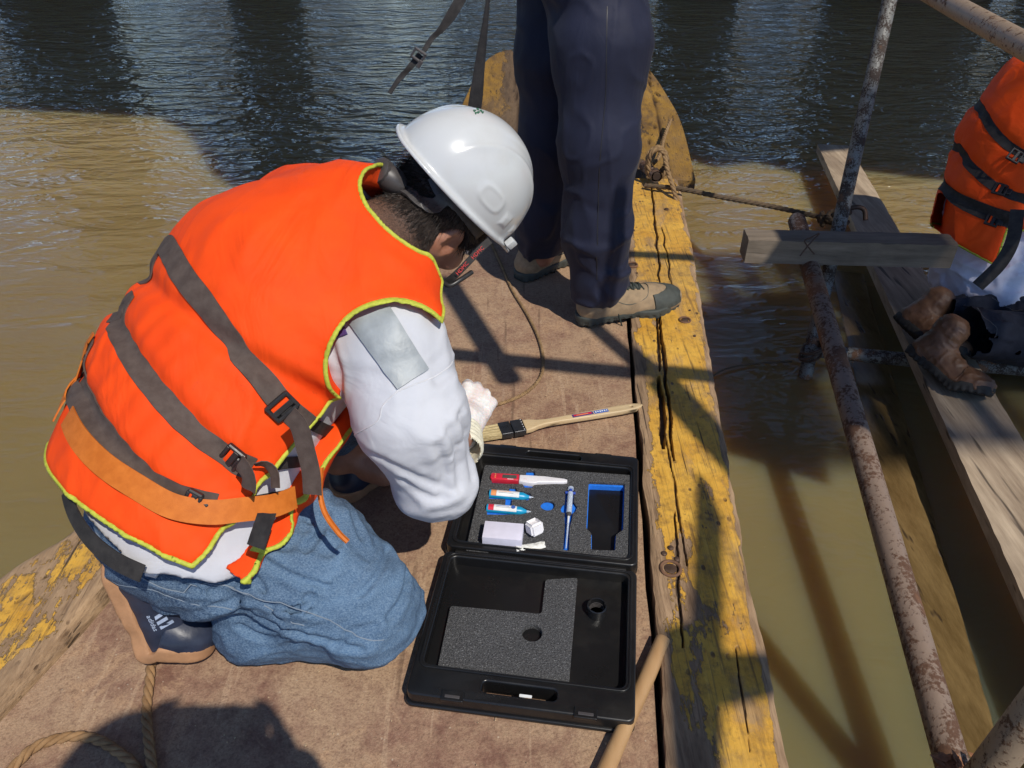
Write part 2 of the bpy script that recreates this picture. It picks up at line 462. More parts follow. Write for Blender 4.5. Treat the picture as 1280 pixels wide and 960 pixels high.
# gunwale: yellow paint worn off weathered planks
def painted(name, amt, ax, c1=(.16, .092, .048), c2=(.44, .29, .165), y1=(.54, .265, .03), y2=(.74, .435, .07)):
    t = NT(name); v = t.map(ax)
    n = t.noise(v, 9, 6, .65, .8); f = t.noise(v, 60, 4, .7); fine = t.noise(v, 160, 3, .7)
    g = t.math('ADD', t.math('MULTIPLY', n, .5), t.math('MULTIPLY', f, .5))
    c = t.mix(t.ramp(g, [(.34, 0.), (.6, 1.)]), c1, c2)
    v3 = t.map((1, .55, 1)); pn = t.noise(v3, 13, 10, .74, .3)
    wear = t.math('MULTIPLY', t.attr('wear'), t.ramp(t.noise(t.map((1,.5,1)), 14, 5), [(.3, .25), (.7, 1.5)]))
    pm = t.math('ADD', t.math('MULTIPLY', pn, 1.0), t.math('MULTIPLY', f, .45))
    pm = t.math('SUBTRACT', pm, t.math('MULTIPLY', wear, .55))
    pm = t.ramp(pm, [(amt-.008, 0.), (amt+.02, 1.)])
    yc = t.mix(t.ramp(t.noise(t.map(), 7, 6, .7), [(.3, 0.), (.7, 1.)]), y1, y2)
    yc = t.mix(t.ramp(t.noise(t.map(), 45, 5, .7), [(.48, 0.), (.72, .7)]), yc, (.17, .095, .035))
    c = t.mix(pm, c, yc)
    big = t.ramp(t.noise(t.map((1,.45,1)), 6.5, 7, .72, .6), [(.52, 0.), (.62, .75)]); c = t.mix(big, c, t.mix(t.ramp(g, [(.34, 0.), (.6, 1.)]), tuple(x*.9 for x in c1), tuple(x*.85 for x in c2)))
    dirt = t.ramp(t.noise(t.map(), 3.3, 6, .7), [(.5, 0.), (.78, .75)]); c = t.mix(dirt, c, (.19, .125, .07))
    chips = t.ramp(t.vor(t.map((1, .6, 1)), 42, 'F1'), [(.13, 1.), (.2, 0.)])
    chm = t.math('MULTIPLY', chips, t.ramp(t.noise(t.map(), 11, 3), [(.5, 0.), (.6, .9)])); c = t.mix(chm, c, (.1, .055, .028))
    ln_ = t.noise(t.map((1, .035, 1)), 170, 3, .6); c = t.mix(t.ramp(ln_, [(.56, 0.), (.68, .6)]), c, (.11, .065, .035)); ln2 = t.ramp(t.noise(t.map((1, .022, 1)), 70, 2, .5), [(.69, 0.), (.71, .8)]); c = t.mix(ln2, c, (.04, .024, .014))
    dk = t.attr('crack'); c = t.mix(dk, c, (.05, .03, .018))
    t.set(Base_Color=c, Roughness=t.ramp(pm, [(0., .82), (1., .5)]))
    b = t.math('ADD', t.math('MULTIPLY', g, .8), t.math('MULTIPLY', pm, .45)); b = t.math('ADD', b, t.math('MULTIPLY', fine, .3)); b = t.math('SUBTRACT', b, t.math('MULTIPLY', chm, .6)); b = t.math('SUBTRACT', b, t.math('MULTIPLY', ln_, .5)); b = t.math('SUBTRACT', b, t.math('MULTIPLY', ln2, .5)); t.bump(b, 1.0, .004)
    return t.m
M['gunwale_r'] = painted('worn_yellow_gunwale', .565, (1.0, .16, 1.0))
M['gunwale_l'] = painted('dusty_yellow_gunwale', .70, (1.0, .22, 1.0))
M['bow_wood'] = painted('bow_worn_yellow_shaded', .70, (1.0, .2, .4), (.035, .021, .012), (.12, .075, .042), (.15, .08, .018), (.34, .19, .03))  # weathered bow wood and paint, darkened further in place of cast shade
# plywood deck: brown red stain, dried mud, scuffs
t = NT('muddy_plywood_deck'); v = t.map()
n1 = t.noise(v, 4.5, 8, .66, .5); n2 = t.noise(v, 28, 6, .7); n3 = t.noise(v, 240, 3, .7); n4 = t.noise(v, 1.3, 4)
c = t.mix(t.ramp(n2, [(.3, 0.), (.7, 1.)]), (.18, .085, .056), (.315, .175, .115))
dust = t.math('ADD', t.math('MULTIPLY', n1, .75), t.math('MULTIPLY', n2, .35))
c = t.mix(t.ramp(dust, [(.41, 0.), (.58, .93)]), c, (.41, .27, .165))
spl = t.ramp(t.noise(v, 9, 7, .7, 1.0), [(.56, 0.), (.63, .75)]); c = t.mix(spl, c, (.44, .275, .16))
sc = t.noise(t.map((1, .07, 1), (0, 0, R(62))), 60, 2, .5); c = t.mix(t.ramp(sc, [(.65, 0.), (.69, .4)]), c, (.52, .36, .23))
sc2 = t.noise(t.map((1, .05, 1), (0, 0, R(-35))), 40, 2, .5); c = t.mix(t.ramp(sc2, [(.64, 0.), (.69, .5)]), c, (.09, .05, .03)); sc3 = t.noise(t.map((1, .04, 1), (0, 0, R(8))), 55, 2, .5); c = t.mix(t.ramp(sc3, [(.68, 0.), (.71, .3)]), c, (.48, .34, .24)); gr_ = t.noise(v, 110, 5, .85); c = t.mix(t.ramp(gr_, [(.50, 0.), (.66, .55)]), c, (.13, .06, .038)); c = t.mix(t.ramp(gr_, [(.30, .5), (.42, 0.)]), c, (.52, .38, .26))
sp = t.ramp(t.vor(v, 75, 'F1'), [(.09, 1.), (.14, 0.)]); spm = t.math('MULTIPLY', sp, t.ramp(t.noise(v, 23, 2), [(.55, 0.), (.6, 1.)])); c = t.mix(t.math('MULTIPLY', spm, .6), c, (.55, .45, .33))
dk = t.ramp(t.noise(v, 13, 6, .75), [(.26, .7), (.4, 0.)]); c = t.mix(dk, c, (.1, .05, .03))
c = t.mix(t.ramp(n3, [(.35, .35), (.55, 0.)]), c, (.09, .05, .03))
t.set(Base_Color=c, Roughness=.82); t.bump(t.math('ADD', t.math('MULTIPLY', n2, .6), t.math('MULTIPLY', n3, .5)), .9, .003); M['deck'] = t.m
M['dark_gap'] = simple('hull_inside', (.05, .03, .02), .9)
M['hull'] = wood('hull_boards', (.10, .06, .035), (.25, .16, .09), (1, .15, 1)).m
t = wood('pale_plank', (.22, .155, .10), (.50, .39, .27), (1.0, .08, 1.0), scale=11, bump=.7); M['plank'] = t.m
M['beam'] = wood('crossbeam_wood', (.11, .085, .06), (.26, .205, .15), (.1, 1.0, 1.0), scale=11, bump=.6).m
t = wood('wet_plank', (.10, .062, .022), (.19, .125, .05), (1.0, .2, 1.0), scale=14, bump=.5, rough=.25); M['wet_plank'] = t.m
# metals of the scaffold
def rusty(name, base, rust, amt, rough=.55, metal=.35, sc=12):
    t = NT(name); v = t.map(); n = t.noise(v, sc, 7, .72); f = t.noise(v, sc*8, 4, .7)
    m = t.ramp(t.math('ADD', t.math('MULTIPLY', n, .75), t.math('MULTIPLY', f, .3)), [(amt, 0.), (amt+.06, 1.)])
    c = t.mix(m, base, rust); c = t.mix(t.ramp(f, [(.55, 0.), (.7, .5)]), c, tuple(x*.35 for x in rust))
    c = t.mix(t.ramp(t.noise(v, sc*.5, 4), [(.58, 0.), (.66, .5)]), c, (.36, .17, .08))
    t.set(Base_Color=c, Metallic=metal, Roughness=t.ramp(m, [(0., rough), (1., .85)])); t.bump(t.math('ADD', m, f), .5, .0015); return t.m
M['pipe'] = rusty('rusted_pipe', (.25, .18, .135), (.12, .06, .035), .5, metal=.15)
M['galv'] = rusty('peeling_white_tube', (.19, .185, .17), (.055, .038, .03), .50, metal=.2, sc=26)
M['rail'] = rusty('rail_tube', (.34, .25, .17), (.14, .07, .035), .56, metal=.25)
M['steel'] = simple('rusty_iron', (.10, .06, .04), .6, .35, 60, .5, 200, metal=.5)
M['scaffold'] = rusty('scaffold_overhead', (.2, .19, .18), (.1, .05, .03), .5)
t = NT('manila_rope'); v = t.map(); n = t.noise(v, 60, 4)
t.set(Base_Color=t.mix(t.ramp(n, [(.3, 0.), (.7, 1.)]), (.15, .085, .035), (.33, .21, .10)), Roughness=.9); t.bump(t.noise(v, 700, 2), .6, .001); M['rope'] = t.m
t = NT('muddy_rope'); v = t.map(); n = t.noise(v, 40, 4)
t.set(Base_Color=t.mix(t.ramp(n, [(.3, 0.), (.7, 1.)]), (.20, .105, .04), (.36, .21, .095)), Roughness=.9); t.bump(t.noise(v, 500, 2), .6, .001); M['mud_rope'] = t.m
M['dark_rope'] = simple('wet_dark_rope', (.10, .065, .035), .85, .3, 80, .5, 500)
M['bank'] = simple('bank_foliage', (.06, .045, .02), .9, .5, .6, .8, 2, bdist=.3)
M['concrete'] = simple('bridge_concrete', (.15, .085, .045), .9, .2, 2, .3, 12)
# cloth
def cloth(name, c1, c2, nscale, rough=.8, weave=1400, wb=.25, wrinkle=0, wscale=25, sheen=.0, wdist=.006, stretch=(1,1,1)):
    t = NT(name); v = t.map(); n = t.noise(v, nscale, 5, .6)
    t.set(Base_Color=t.mix(t.ramp(n, [(.35, 0.), (.65, 1.)]), c1, c2), Roughness=rough)
    t.p.inputs['Sheen Weight'].default_value = sheen; t.p.inputs['Specular IOR Level'].default_value = .3
    b = t.bump(t.noise(v, weave, 2), wb, .0006)
    if wrinkle:
        w = t.new('ShaderNodeBump'); w.inputs['Strength'].default_value = wrinkle; w.inputs['Distance'].default_value = wdist
        t.l(t.noise(t.map(stretch), wscale, 3, .5, 1.2), w.inputs['Height']); t.l(w.outputs[0], t.n[b.node.name].inputs['Normal'])
    return t
t = cloth('orange_vest_cloth', (.82, .058, .0015), (.90, .075, .002), 9, rough=.75, wrinkle=1.1, wscale=15, stretch=(1, .35, .6), weave=900, wb=.12, wdist=.005)
vv = t.map(); sm = t.ramp(t.noise(vv, 26, 5, .7), [(.66, 0.), (.74, .38)]); bc = t.p.inputs['Base Color'].links[0].from_socket
t.set(Base_Color=t.mix(sm, bc, (.30, .045, .012))); M['orange'] = t.m
M['orange2'] = cloth('bright_orange_vest', (.88, .068, .002), (.93, .085, .003), 9, rough=.75, wrinkle=.7, wscale=16, weave=900, wb=.12).m
M['piping'] = simple('lime_piping', (.46, .50, .05), .7, .15, 200, .3, 900)
M['web'] = cloth('black_webbing', (.075, .052, .043), (.105, .077, .064), 60, rough=.78, weave=700, wb=.5).m
M['web2'] = cloth('dark_webbing', (.022, .02, .02), (.04, .036, .034), 60, rough=.75, weave=700, wb=.5).m
M['web_orange'] = cloth('orange_webbing', (.52, .13, .012), (.62, .17, .02), 60, rough=.6, weave=600, wb=.5).m
M['buckle'] = simple('black_buckle_plastic', (.022, .02, .02), .42, .2, 80)
M['shirt'] = cloth('white_work_shirt', (.50, .51, .555), (.58, .59, .63), 6, rough=.85, wrinkle=.5, wscale=13, weave=1500, stretch=(1, .6, 1)).m
M['shirt_shade'] = cloth('white_shirt_shade_tint', (.60, .58, .66), (.70, .68, .75), 6, rough=.85, wrinkle=.6, wscale=16, weave=1500).m  # white shirt, with the lilac of its shade put into the colour
M['patch'] = simple('grey_reflective_tape', (.30, .325, .34), .5, .22, 22, .5, 45, metal=.1, bdist=.003)
M['purple'] = simple('purple_patch', (.075, .04, .17), .7)
M['stitch'] = simple('white_stitching', (.62, .62, .64), .8)
# denim
t = NT('faded_denim'); v = t.map(); n = t.noise(v, 5, 5); f = t.noise(v, 420, 3, .8); wv = t.noise(t.map((1, 6, 1), (R(20), 0, R(40))), 260, 2); fa = t.attr('fade')
k = t.math('ADD', t.math('MULTIPLY', n, .55), t.math('MULTIPLY', fa, .42))
c = t.mix(t.ramp(k, [(.2, 0.), (.85, 1.)]), (.016, .038, .088), (.092, .172, .285))
c = t.mix(t.ramp(t.math('ADD', t.math('MULTIPLY', f, .6), t.math('MULTIPLY', wv, .5)), [(.45, 0.), (.7, .45)]), c, (.30, .41, .52))
t.set(Base_Color=c, Roughness=.85); t.p.inputs['Specular IOR Level'].default_value = .25
wr = t.new('ShaderNodeBump'); wr.inputs['Strength'].default_value = .5; wr.inputs['Distance'].default_value = .006; t.l(t.noise(v, 22, 4, .55, 1.5), wr.inputs['Height'])
b = t.bump(f, .35, .0008); t.l(wr.outputs[0], t.n[b.node.name].inputs['Normal']); M['denim'] = t.m
M['denim_dark'] = cloth('dark_jeans', (.008, .010, .018), (.018, .021, .034), 12, rough=.85, weave=700, wb=.4, wrinkle=.6, wscale=22).m
M['navy'] = cloth('navy_trouser', (.009, .0105, .026), (.014, .0165, .038), 6, rough=.7, weave=1200, wb=.2, wrinkle=.55, wscale=12, sheen=.05, stretch=(1, 1, .35)).m
M['thread_orange'] = simple('copper_rivet', (.45, .14, .05), .4, metal=.6)
M['thread'] = simple('denim_seam_thread', (.20, .24, .29), .8)
# skin, hair, helmet
t = NT('brown_skin'); v = t.map(); n = t.noise(v, 22, 4)
t.set(Base_Color=t.mix(t.ramp(n, [(.35, 0.), (.65, 1.)]), (.30, .125, .072), (.42, .20, .13)), Roughness=.48)
t.p.inputs['Subsurface Weight'].default_value = .12; t.p.inputs['Subsurface Radius'].default_value = (.01, .004, .002); t.bump(t.noise(v, 320, 3), .25, .0008); M['skin'] = t.m
M['hair'] = simple('black_hair', (.030, .022, .018), .55, .4, 90)
M['hair_short'] = simple('short_brown_hair', (.045, .028, .02), .6, .35, 90)
t = NT('white_helmet_shell'); v = t.map()
t.set(Base_Color=t.mix(t.ramp(t.noise(v, 14, 6, .7), [(.5, 0.), (.8, .35)]), (.56, .57, .57), (.46, .455, .43)), Roughness=.24, Coat_Weight=.25, Coat_Roughness=.12); t.bump(t.noise(v, 90, 3), .05, .001); M['helmet'] = t.m
M['helmet_in'] = simple('helmet_green_print', (.05, .16, .09), .6)
M['susp'] = simple('grey_suspension_plastic', (.062, .056, .056), .42, .15, 50)
M['red_print'] = simple('red_lettering', (.55, .02, .02), .5)
t = NT('latex_glove'); v = t.map(); n = t.noise(v, 30, 4)
t.set(Base_Color=t.mix(t.ramp(n, [(.4, 0.), (.65, 1.)]), (.70, .60, .57), (.76, .75, .73)), Roughness=.38)
t.p.inputs['Subsurface Weight'].default_value = .3; t.p.inputs['Subsurface Radius'].default_value = (.01, .005, .003); t.bump(t.noise(v, 110, 4, .6, 1.), .35, .002); M['glove'] = t.m
M['glove_cuff'] = simple('glove_cuff', (.70, .66, .52), .5, .1, 90, .6, 160, bdist=.002)
# shoes
M['tan_suede'] = simple('tan_hiking_suede', (.29, .205, .12), .85, .22, 45, .5, 500)
M['shoe_grey'] = simple('grey_green_rubber', (.05, .055, .047), .7, .25, 60, .3, 300)
M['lace'] = simple('dark_green_laces', (.02, .028, .024), .8)
M['navy_shoe'] = simple('navy_shoe_leather', (.022, .028, .05), .42, .25, 30, .4, 120)
M['gum'] = simple('gum_rubber_sole', (.40, .205, .098), .7, .16, 35, .4, 220)
M['boot'] = simple('brown_leather_boot', (.13, .062, .03), .55, .35, 25, .6, 90, bdist=.002)
M['boot_sole'] = simple('black_boot_sole', (.025, .023, .02), .8, .3, 60)
M['logo'] = simple('pale_blue_logo', (.34, .40, .52), .6)
# case and contents
t = NT('black_case_plastic'); v = t.map(); n = t.noise(v, 8, 5, .7)
t.set(Base_Color=t.mix(t.ramp(n, [(.5, 0.), (.8, .5)]), (.0085, .0085, .009), (.03, .026, .02)), Roughness=t.ramp(n, [(.3, .24), (.7, .4)])); t.bump(t.noise(v, 1600, 2), .12, .0003); M['case'] = t.m
t = NT('grey_foam'); v = t.map(); n = t.noise(v, 330, 4, .85); cell = t.vor(v, 420)
c = t.mix(t.ramp(n, [(.38, 0.), (.62, 1.)]), (.024, .024, .025), (.115, .115, .118)); c = t.mix(t.ramp(t.noise(v, 520, 2, .6), [(.62, 0.), (.70, .8)]), c, (.36, .36, .36))
t.set(Base_Color=c, Roughness=1.0); t.bump(t.math('ADD', n, cell), 1., .002); M['foam'] = t.m
M['foam_dark'] = simple('dark_foam', (.045, .045, .046), .95, .4, 300, .7, 400)
M['blue_foam'] = simple('blue_foam', (.010, .17, .72), .85, .15, 120, .5, 500)
M['red'] = simple('red_plastic', (.62, .025, .05), .35)
M['white'] = simple('white_plastic', (.78, .76, .78), .4, .05)
M['paper'] = simple('white_carton', (.68, .66, .78), .7, .05, 60)
M['sachet'] = simple('white_sachet', (.72, .72, .68), .45, .1, 60, .6, 60, bdist=.003)
M['cyan'] = simple('cyan_bottle', (.01, .28, .50), .3)
M['label_w'] = simple('white_label', (.72, .74, .74), .5)
M['label_o'] = simple('orange_label', (.72, .28, .10), .5)
M['label_b'] = simple('blue_label', (.05, .12, .42), .5)
M['print_grey'] = simple('grey_print', (.28, .28, .30), .6)
M['lcd'] = simple('lcd_screen', (.07, .08, .07), .2)
t = NT('clear_plastic'); t.set(Base_Color=(.62, .70, .82), Roughness=.15, Transmission_Weight=.35, IOR=1.25); M['clear'] = t.m
M['syr_blue'] = simple('blue_cap', (.02, .06, .35), .35)
M['brushwood'] = wood('raw_handle_wood', (.50, .36, .19), (.64, .49, .29), (.15, 1, 1), scale=12, bump=.1, rough=.5).m
M['handle'] = None
t = NT('worn_hammer_handle'); v = t.map((1, .3, 1)); n = t.noise(v, 20, 5); t.set(Base_Color=t.mix(t.ramp(n, [(.3, 0.), (.7, 1.)]), (.36, .20, .085), (.52, .33, .16)), Roughness=.45); t.bump(n, .15, .002); M['handle'] = t.m
t = NT('brush_bristle'); v = t.map((.06, 1, 1), (0, 0, R(-8))); n = t.noise(v, 420, 3, .8); t.set(Base_Color=t.mix(t.ramp(n, [(.3, 0.), (.7, 1.)]), (.30, .22, .09), (.66, .54, .30)), Roughness=.7); t.bump(n, .9, .001); M['bristle'] = t.m
M['ferrule'] = simple('dark_ferrule', (.05, .052, .058), .35, .2, 60, metal=.6)
M['flask'] = simple('leaf_debris', (.30, .13, .06), .8, .3, 60)
# ---------------------------------------------------------------- setting
WZ = -0.42
def sheet(name, x0, y0, x1, y1, z, mat, kind='structure'):
    me = mesh_py(name, [(x0,y0,z),(x1,y0,z),(x1,y1,z),(x0,y1,z)], [(0,1,2,3)])
    return tag(link(name, me, mat), kind=kind)
water = tag(link('water', mesh_py('water', [(x, y, z) for z in (WZ-6, WZ) for x, y in ((-900,-900),(900,-900),(900,1600),(-900,1600))], [(4,5,6,7),(3,2,1,0),(0,1,5,4),(1,2,6,5),(2,3,7,6),(3,0,4,7)]), M['water']), kind='structure')
water['label'] = 'muddy brown river water with small ripples'
# concrete road bridge: throws the broad shade on the river, its piers mirror in the water
br = empty('concrete_bridge', (1.2, 10.2, WZ-2), 'grey concrete bridge on thick piers crossing above the river', 'bridge')
rot = Matrix.Rotation(R(-9), 3, 'Z')
def shp_(px, py, H=4.3):
    p = P(px, py, WZ); return Vector((p.x+.40*(H-WZ), p.y-.62*(H-WZ), H))
def bxy(x, y, z): 
    q = rot @ Vector((x, y, 0)); return Vector((q.x+.3, q.y+1.78, z))
bm = bmesh.new(); box_bm(bm, bxy(0, 2.9, 5.35), (60, 5.8, .7), rot); 
for k in range(3): box_bm(bm, bxy(0, .9+k*2.0, 4.75), (60, .5, .55), rot)
link('bridge_deck', bm_mesh('bridge_deck', bm), M['concrete'], br)
for pxs in (((190,110),(200,146),(228,160),(246,184),(262,212),(300,236),(360,252),(440,262),(500,240),(520,110)), ((820,110),(836,190),(880,203),(930,197),(985,210),(1040,205),(1120,214),(1190,222),(1230,120))):  # added slabs under the bridge, outlined to make its shade edge irregular
    lp = [shp_(*q) for q in pxs]; nl = len(lp)
    link('shade_slab', mesh_py('shade_slab', lp+[q-Vector((0,0,.12)) for q in lp], [tuple(range(nl)), tuple(reversed(range(nl, 2*nl)))]+[(i, (i+1) % nl, nl+(i+1) % nl, nl+i) for i in range(nl)]), M['concrete'], br)
for a, b in ((-6.3, -5.0), (-3.35, -2.5), (1.7, 2.6), (3.75, 5.6), (6.5, 9.5)):
    tube('pier', [Vector(((a+b)/2, 9.6+.15*abs(a), WZ-2)), Vector(((a+b)/2, 9.6+.15*abs(a), 4.6))], (b-a)/2, M['concrete'], br, n=24)
# unseen far bank, added to darken what the river reflects
nb_, mb_ = 240, 14; T = np.zeros((nb_, mb_, 3))
for i in range(nb_):
    for j in range(mb_):
        x = -130+i*1.1; a = j/(mb_-1); hgt = .9+.5*math.sin(x*.11)+.4*math.sin(x*.37+1)+.4*random.random()
        T[i, j] = (x+random.uniform(-.5,.5), 50+8*a+random.uniform(-.9,.9)*(a > .1), WZ-.2+hgt*math.sin(a*math.pi*.62)/math.sin(math.pi*.5)+random.uniform(-.5,.5)*(a > .1))
fb = slab_obj('reflection_bank', slab(T, T+np.array([0, 3, -.5])), M['bank'], None, 180); tag(fb, 'dark unseen far bank added to darken the river reflections', kind='stuff')
# ---------------------------------------------------------------- the wooden boat
boat = empty('wooden_boat', (0, 1.2, WZ-.1), 'flat wooden work boat with worn yellow gunwales and muddy plywood deck', 'boat')
def smoothpoly(pts): return catmull(pts, 10)
def at_y(poly, y):
    for i in range(len(poly)-1):
        a, b = poly[i], poly[i+1]
        if (a.y-y)*(b.y-y) <= 0 and abs(a.y-b.y) > 1e-6:
            t = (y-a.y)/(b.y-a.y); return a.x+(b.x-a.x)*t
    return poly[0].x if y < poly[0].y else poly[-1].x
ZB = .022
rin = [P(835,960,ZB), P(820,760,ZB), P(803,560,ZB), P(790,400,ZB), P(779,232,ZB)]
rout = [P(987,960,ZB), P(945,760,ZB), P(915,600,ZB), P(880,400,ZB), P(851,232,ZB)]
rin = [rin[0]+(rin[0]-rin[1])*5]+rin; rout = [rout[0]+(rout[0]-rout[1])*5]+rout
lin = [P(-160,1062,.01)*1, P(0,882,.01), P(113,762,.01), Vector((-.70,1.15,0)), Vector((-.55,1.75,0)), Vector((-.36,2.4,0)), Vector((-.17,3.05,0))]
lout = [P(-330,1000,.02), P(0,728,.02), P(105,655,.02), Vector((-.84,1.35,0)), Vector((-.70,1.85,0)), Vector((-.53,2.4,0)), Vector((-.33,3.05,0))]
def gunwale(name, pin, pout, y0, y1, zt, mat, ny, nx, cracks, depth=.16, seed=0, rag=.004):
    pin = smoothpoly(pin); pout = smoothpoly(pout)
    ys = np.linspace(y0, y1, ny); xi = np.array([at_y(pin, y) for y in ys]); xo = np.array([at_y(pout, y) for y in ys])
    us = np.linspace(0, 1, nx); U, Y = np.meshgrid(us, ys); X = xi[:, None]*(1-U)+xo[:, None]*U
    fl = np.stack([X.ravel(), Y.ravel(), np.zeros(X.size)], 1).astype(np.float32)
    rg = vnoise(fl, (3, 9, 1), seed)*rag+vnoise(fl, (30, 40, 1), seed+1)*rag*.5
    edge = np.minimum(U, 1-U).ravel()
    X = X.ravel()+rg*(edge < .03)
    Z = np.full(X.size, zt, np.float32)+vnoise(fl, (9, 2.2, 1), seed+2)*.0025+vnoise(fl, (70, 9, 1), seed+3)*.0009+vnoise(fl, (160, 26, 1), seed+4)*.0005
    wd = (np.abs(xo-xi)[:, None]*np.ones_like(U)).ravel()
    ed = edge*wd; Z -= np.clip(.011-ed, 0, .011)**1.3*1.6
    crk = np.zeros(X.size, np.float32)
    yy = Y.ravel(); uu = U.ravel()
    for (cy0, cy1, cu0, cu1, hw, dp) in cracks:
        t = np.clip((yy-cy0)/(cy1-cy0), 0, 1); ins = (yy > cy0) & (yy < cy1)
        cl = cu0+(cu1-cu0)*t+vnoise(fl*[0,1,0]+[0,0,seed+cy0], (1, 14, 1), 5)*.018+vnoise(fl*[0,1,0]+[3,0,cy1], (1, 50, 1), 6)*.006
        wdt = hw*(.35+.65*np.sin(np.pi*np.clip(t, .02, .98))**.6)*(1+.55*vnoise(fl*[0,1,0]+[1,0,cy0], (1, 17, 1), 8)+.25*vnoise(fl*[0,1,0]+[1,0,cy0], (1, 70, 1), 18))
        m = np.clip(1.25-np.abs((uu-cl)*wd)/np.maximum(wdt, 5e-4), 0, 1)*ins
        m = np.clip(m*2.2, 0, 1)
        Z -= m*dp; crk = np.maximum(crk, m)
    wear = np.clip(1-np.minimum(uu/.16, (1-uu)/.10), 0, 1)
    if seed == 3: wear = wear+.34*np.clip((1.22-yy)/.35, 0, 1)*np.clip((.55-uu)/.2, 0, 1)+.04*np.clip((1.25-yy)/.35, 0, 1)
    V = np.stack([X, yy, Z], 1).reshape(ny, nx, 3)
    bi = V[:, :1].copy(); bi[:, :, 2] -= depth*.5; bi[:, :, 0] += .004
    bo = V[:, -1:].copy(); bo[:, :, 2] -= depth; bo[:, :, 0] += .004*(1 if xo[0] > xi[0] else -1)
    V = np.concatenate([bi, V, bo], 1); n2 = nx+2
    I = np.arange(ny*n2).reshape(ny, n2); q = np.stack([I[:-1,:-1], I[:-1,1:], I[1:,1:], I[1:,:-1]], -1).reshape(-1, 4)
    if xo[0] < xi[0]: q = q[:, ::-1]
    me = mesh_np(name, V.reshape(-1, 3), q)
    pad = lambda a: np.pad(a.reshape(ny, nx), ((0,0),(1,1)), constant_values=1 if a is wear else 0).ravel()
    set_attr(me, 'wear', pad(wear)); set_attr(me, 'crack', pad(crk)); me.shade_smooth(); auto_smooth(me, 60)
    return link(name, me, mat, boat)
g = gunwale('gunwale', rin, rout, -1.0, 2.95, ZB, M['gunwale_r'], 1000, 110,
    [(1.28, 1.92, .36, .40, .0034, .02), (1.32, 1.60, .26, .30, .0060, .025), (1.98, 2.9, .44, .50, .003, .012), (.98, 1.4, .36, .30, .0016, .008),
     (.80, 1.12, .22, .30, .0022, .008), (1.62, 1.9, .30, .36, .003, .012), (.62, .8, .7, .72, .0012, .004), (2.0, 2.5, .62, .58, .0022, .008)], seed=3)
tag(g, 'wide yellow gunwale plank with a long dark split, paint worn to bare wood')
g = gunwale('gunwale', lin, lout, -.6, 3.0, .030, M['gunwale_l'], 420, 30, [(.2, 1.0, .55, .6, .002, .006), (1.0, 1.6, .3, .4, .003, .008)], seed=9)
tag(g, 'dusty yellow gunwale plank on the far left side')
# deck sheets, inset between the gunwales
pin = smoothpoly(rin); pln = smoothpoly(lin)
def deck_panel(y0, y1, ny=40, nx=44):
    ys = np.linspace(y0, y1, ny); xa = np.array([at_y(pln, y)+.016 for y in ys]); xb = np.array([at_y(pin, y)-.011 for y in ys])
    jag = np.array([random.uniform(-.0022, .0022) for _ in ys]); xb = xb+jag
    U = np.linspace(0, 1, nx); X = xa[:, None]*(1-U)+xb[:, None]*U; Y = np.repeat(ys[:, None], nx, 1)
    pp = np.stack([X.ravel(), Y.ravel(), X.ravel()*0], 1).astype(np.float32)
    Z = (vnoise(pp, 2.2, 1)*.002+vnoise(pp, 11, 2)*.0008).reshape(ny, nx)
    T = np.stack([X, Y, Z], -1); return slab_obj('deck_panel', slab(T, T-np.array([0, 0, .016])), M['deck'], boat, 40)
deck_panel(-1.0, 2.443); deck_panel(2.447, 3.05)
box('hull_floor', (-.2, 1.1, -.12), (2.6, 4.4, .01), M['dark_gap'], boat, smooth=False).scale = (1, 1, 1)
boat_children = [c for c in boat.children if c.name.startswith('hull_floor')]
for c in boat_children: bpy.data.objects.remove(c)
def strip(name, pa, pb, z0, z1, y0, y1, mat, off0=0, off1=0, n=60):
    pa = smoothpoly(pa); ys = np.linspace(y0, y1, n)
    V = []; Fc = []
    for y in ys: x = at_y(pa, y); V += [(x+off0, y, z0), (x+off1, y, z1)]
    for i in range(n-1): Fc.append((2*i, 2*i+1, 2*i+3, 2*i+2))
    return link(name, mesh_py(name, V, Fc), mat, boat)
ys = np.linspace(-1, 3.2, 50)
T = np.stack([np.stack([[at_y(pln, y)-.1, y, -.07] for y in ys]), np.stack([[at_y(pin, y)+.1, y, -.07] for y in ys])], 1)
slab_obj('hull_floor', slab(T, T-np.array([0, 0, .02])), M['dark_gap'], boat)
for k, (dz, of) in enumerate(((-.05, .0), (-.20, -.02), (-.35, -.05))):     # outer hull strakes
    for pl, sg in ((rout, 1), (lout, -1)):
        q = smoothpoly(pl); T = np.stack([[at_y(q, y)+sg*(of-.012), y, ZB+dz-.0] for y in ys]); B = np.stack([[at_y(q, y)+sg*(of-.035), y, ZB+dz-.146] for y in ys])
        G = np.stack([T, B], 1); slab_obj('hull_plank', slab(G, G-np.array([sg*.03, 0, 0])), M['hull'], boat)
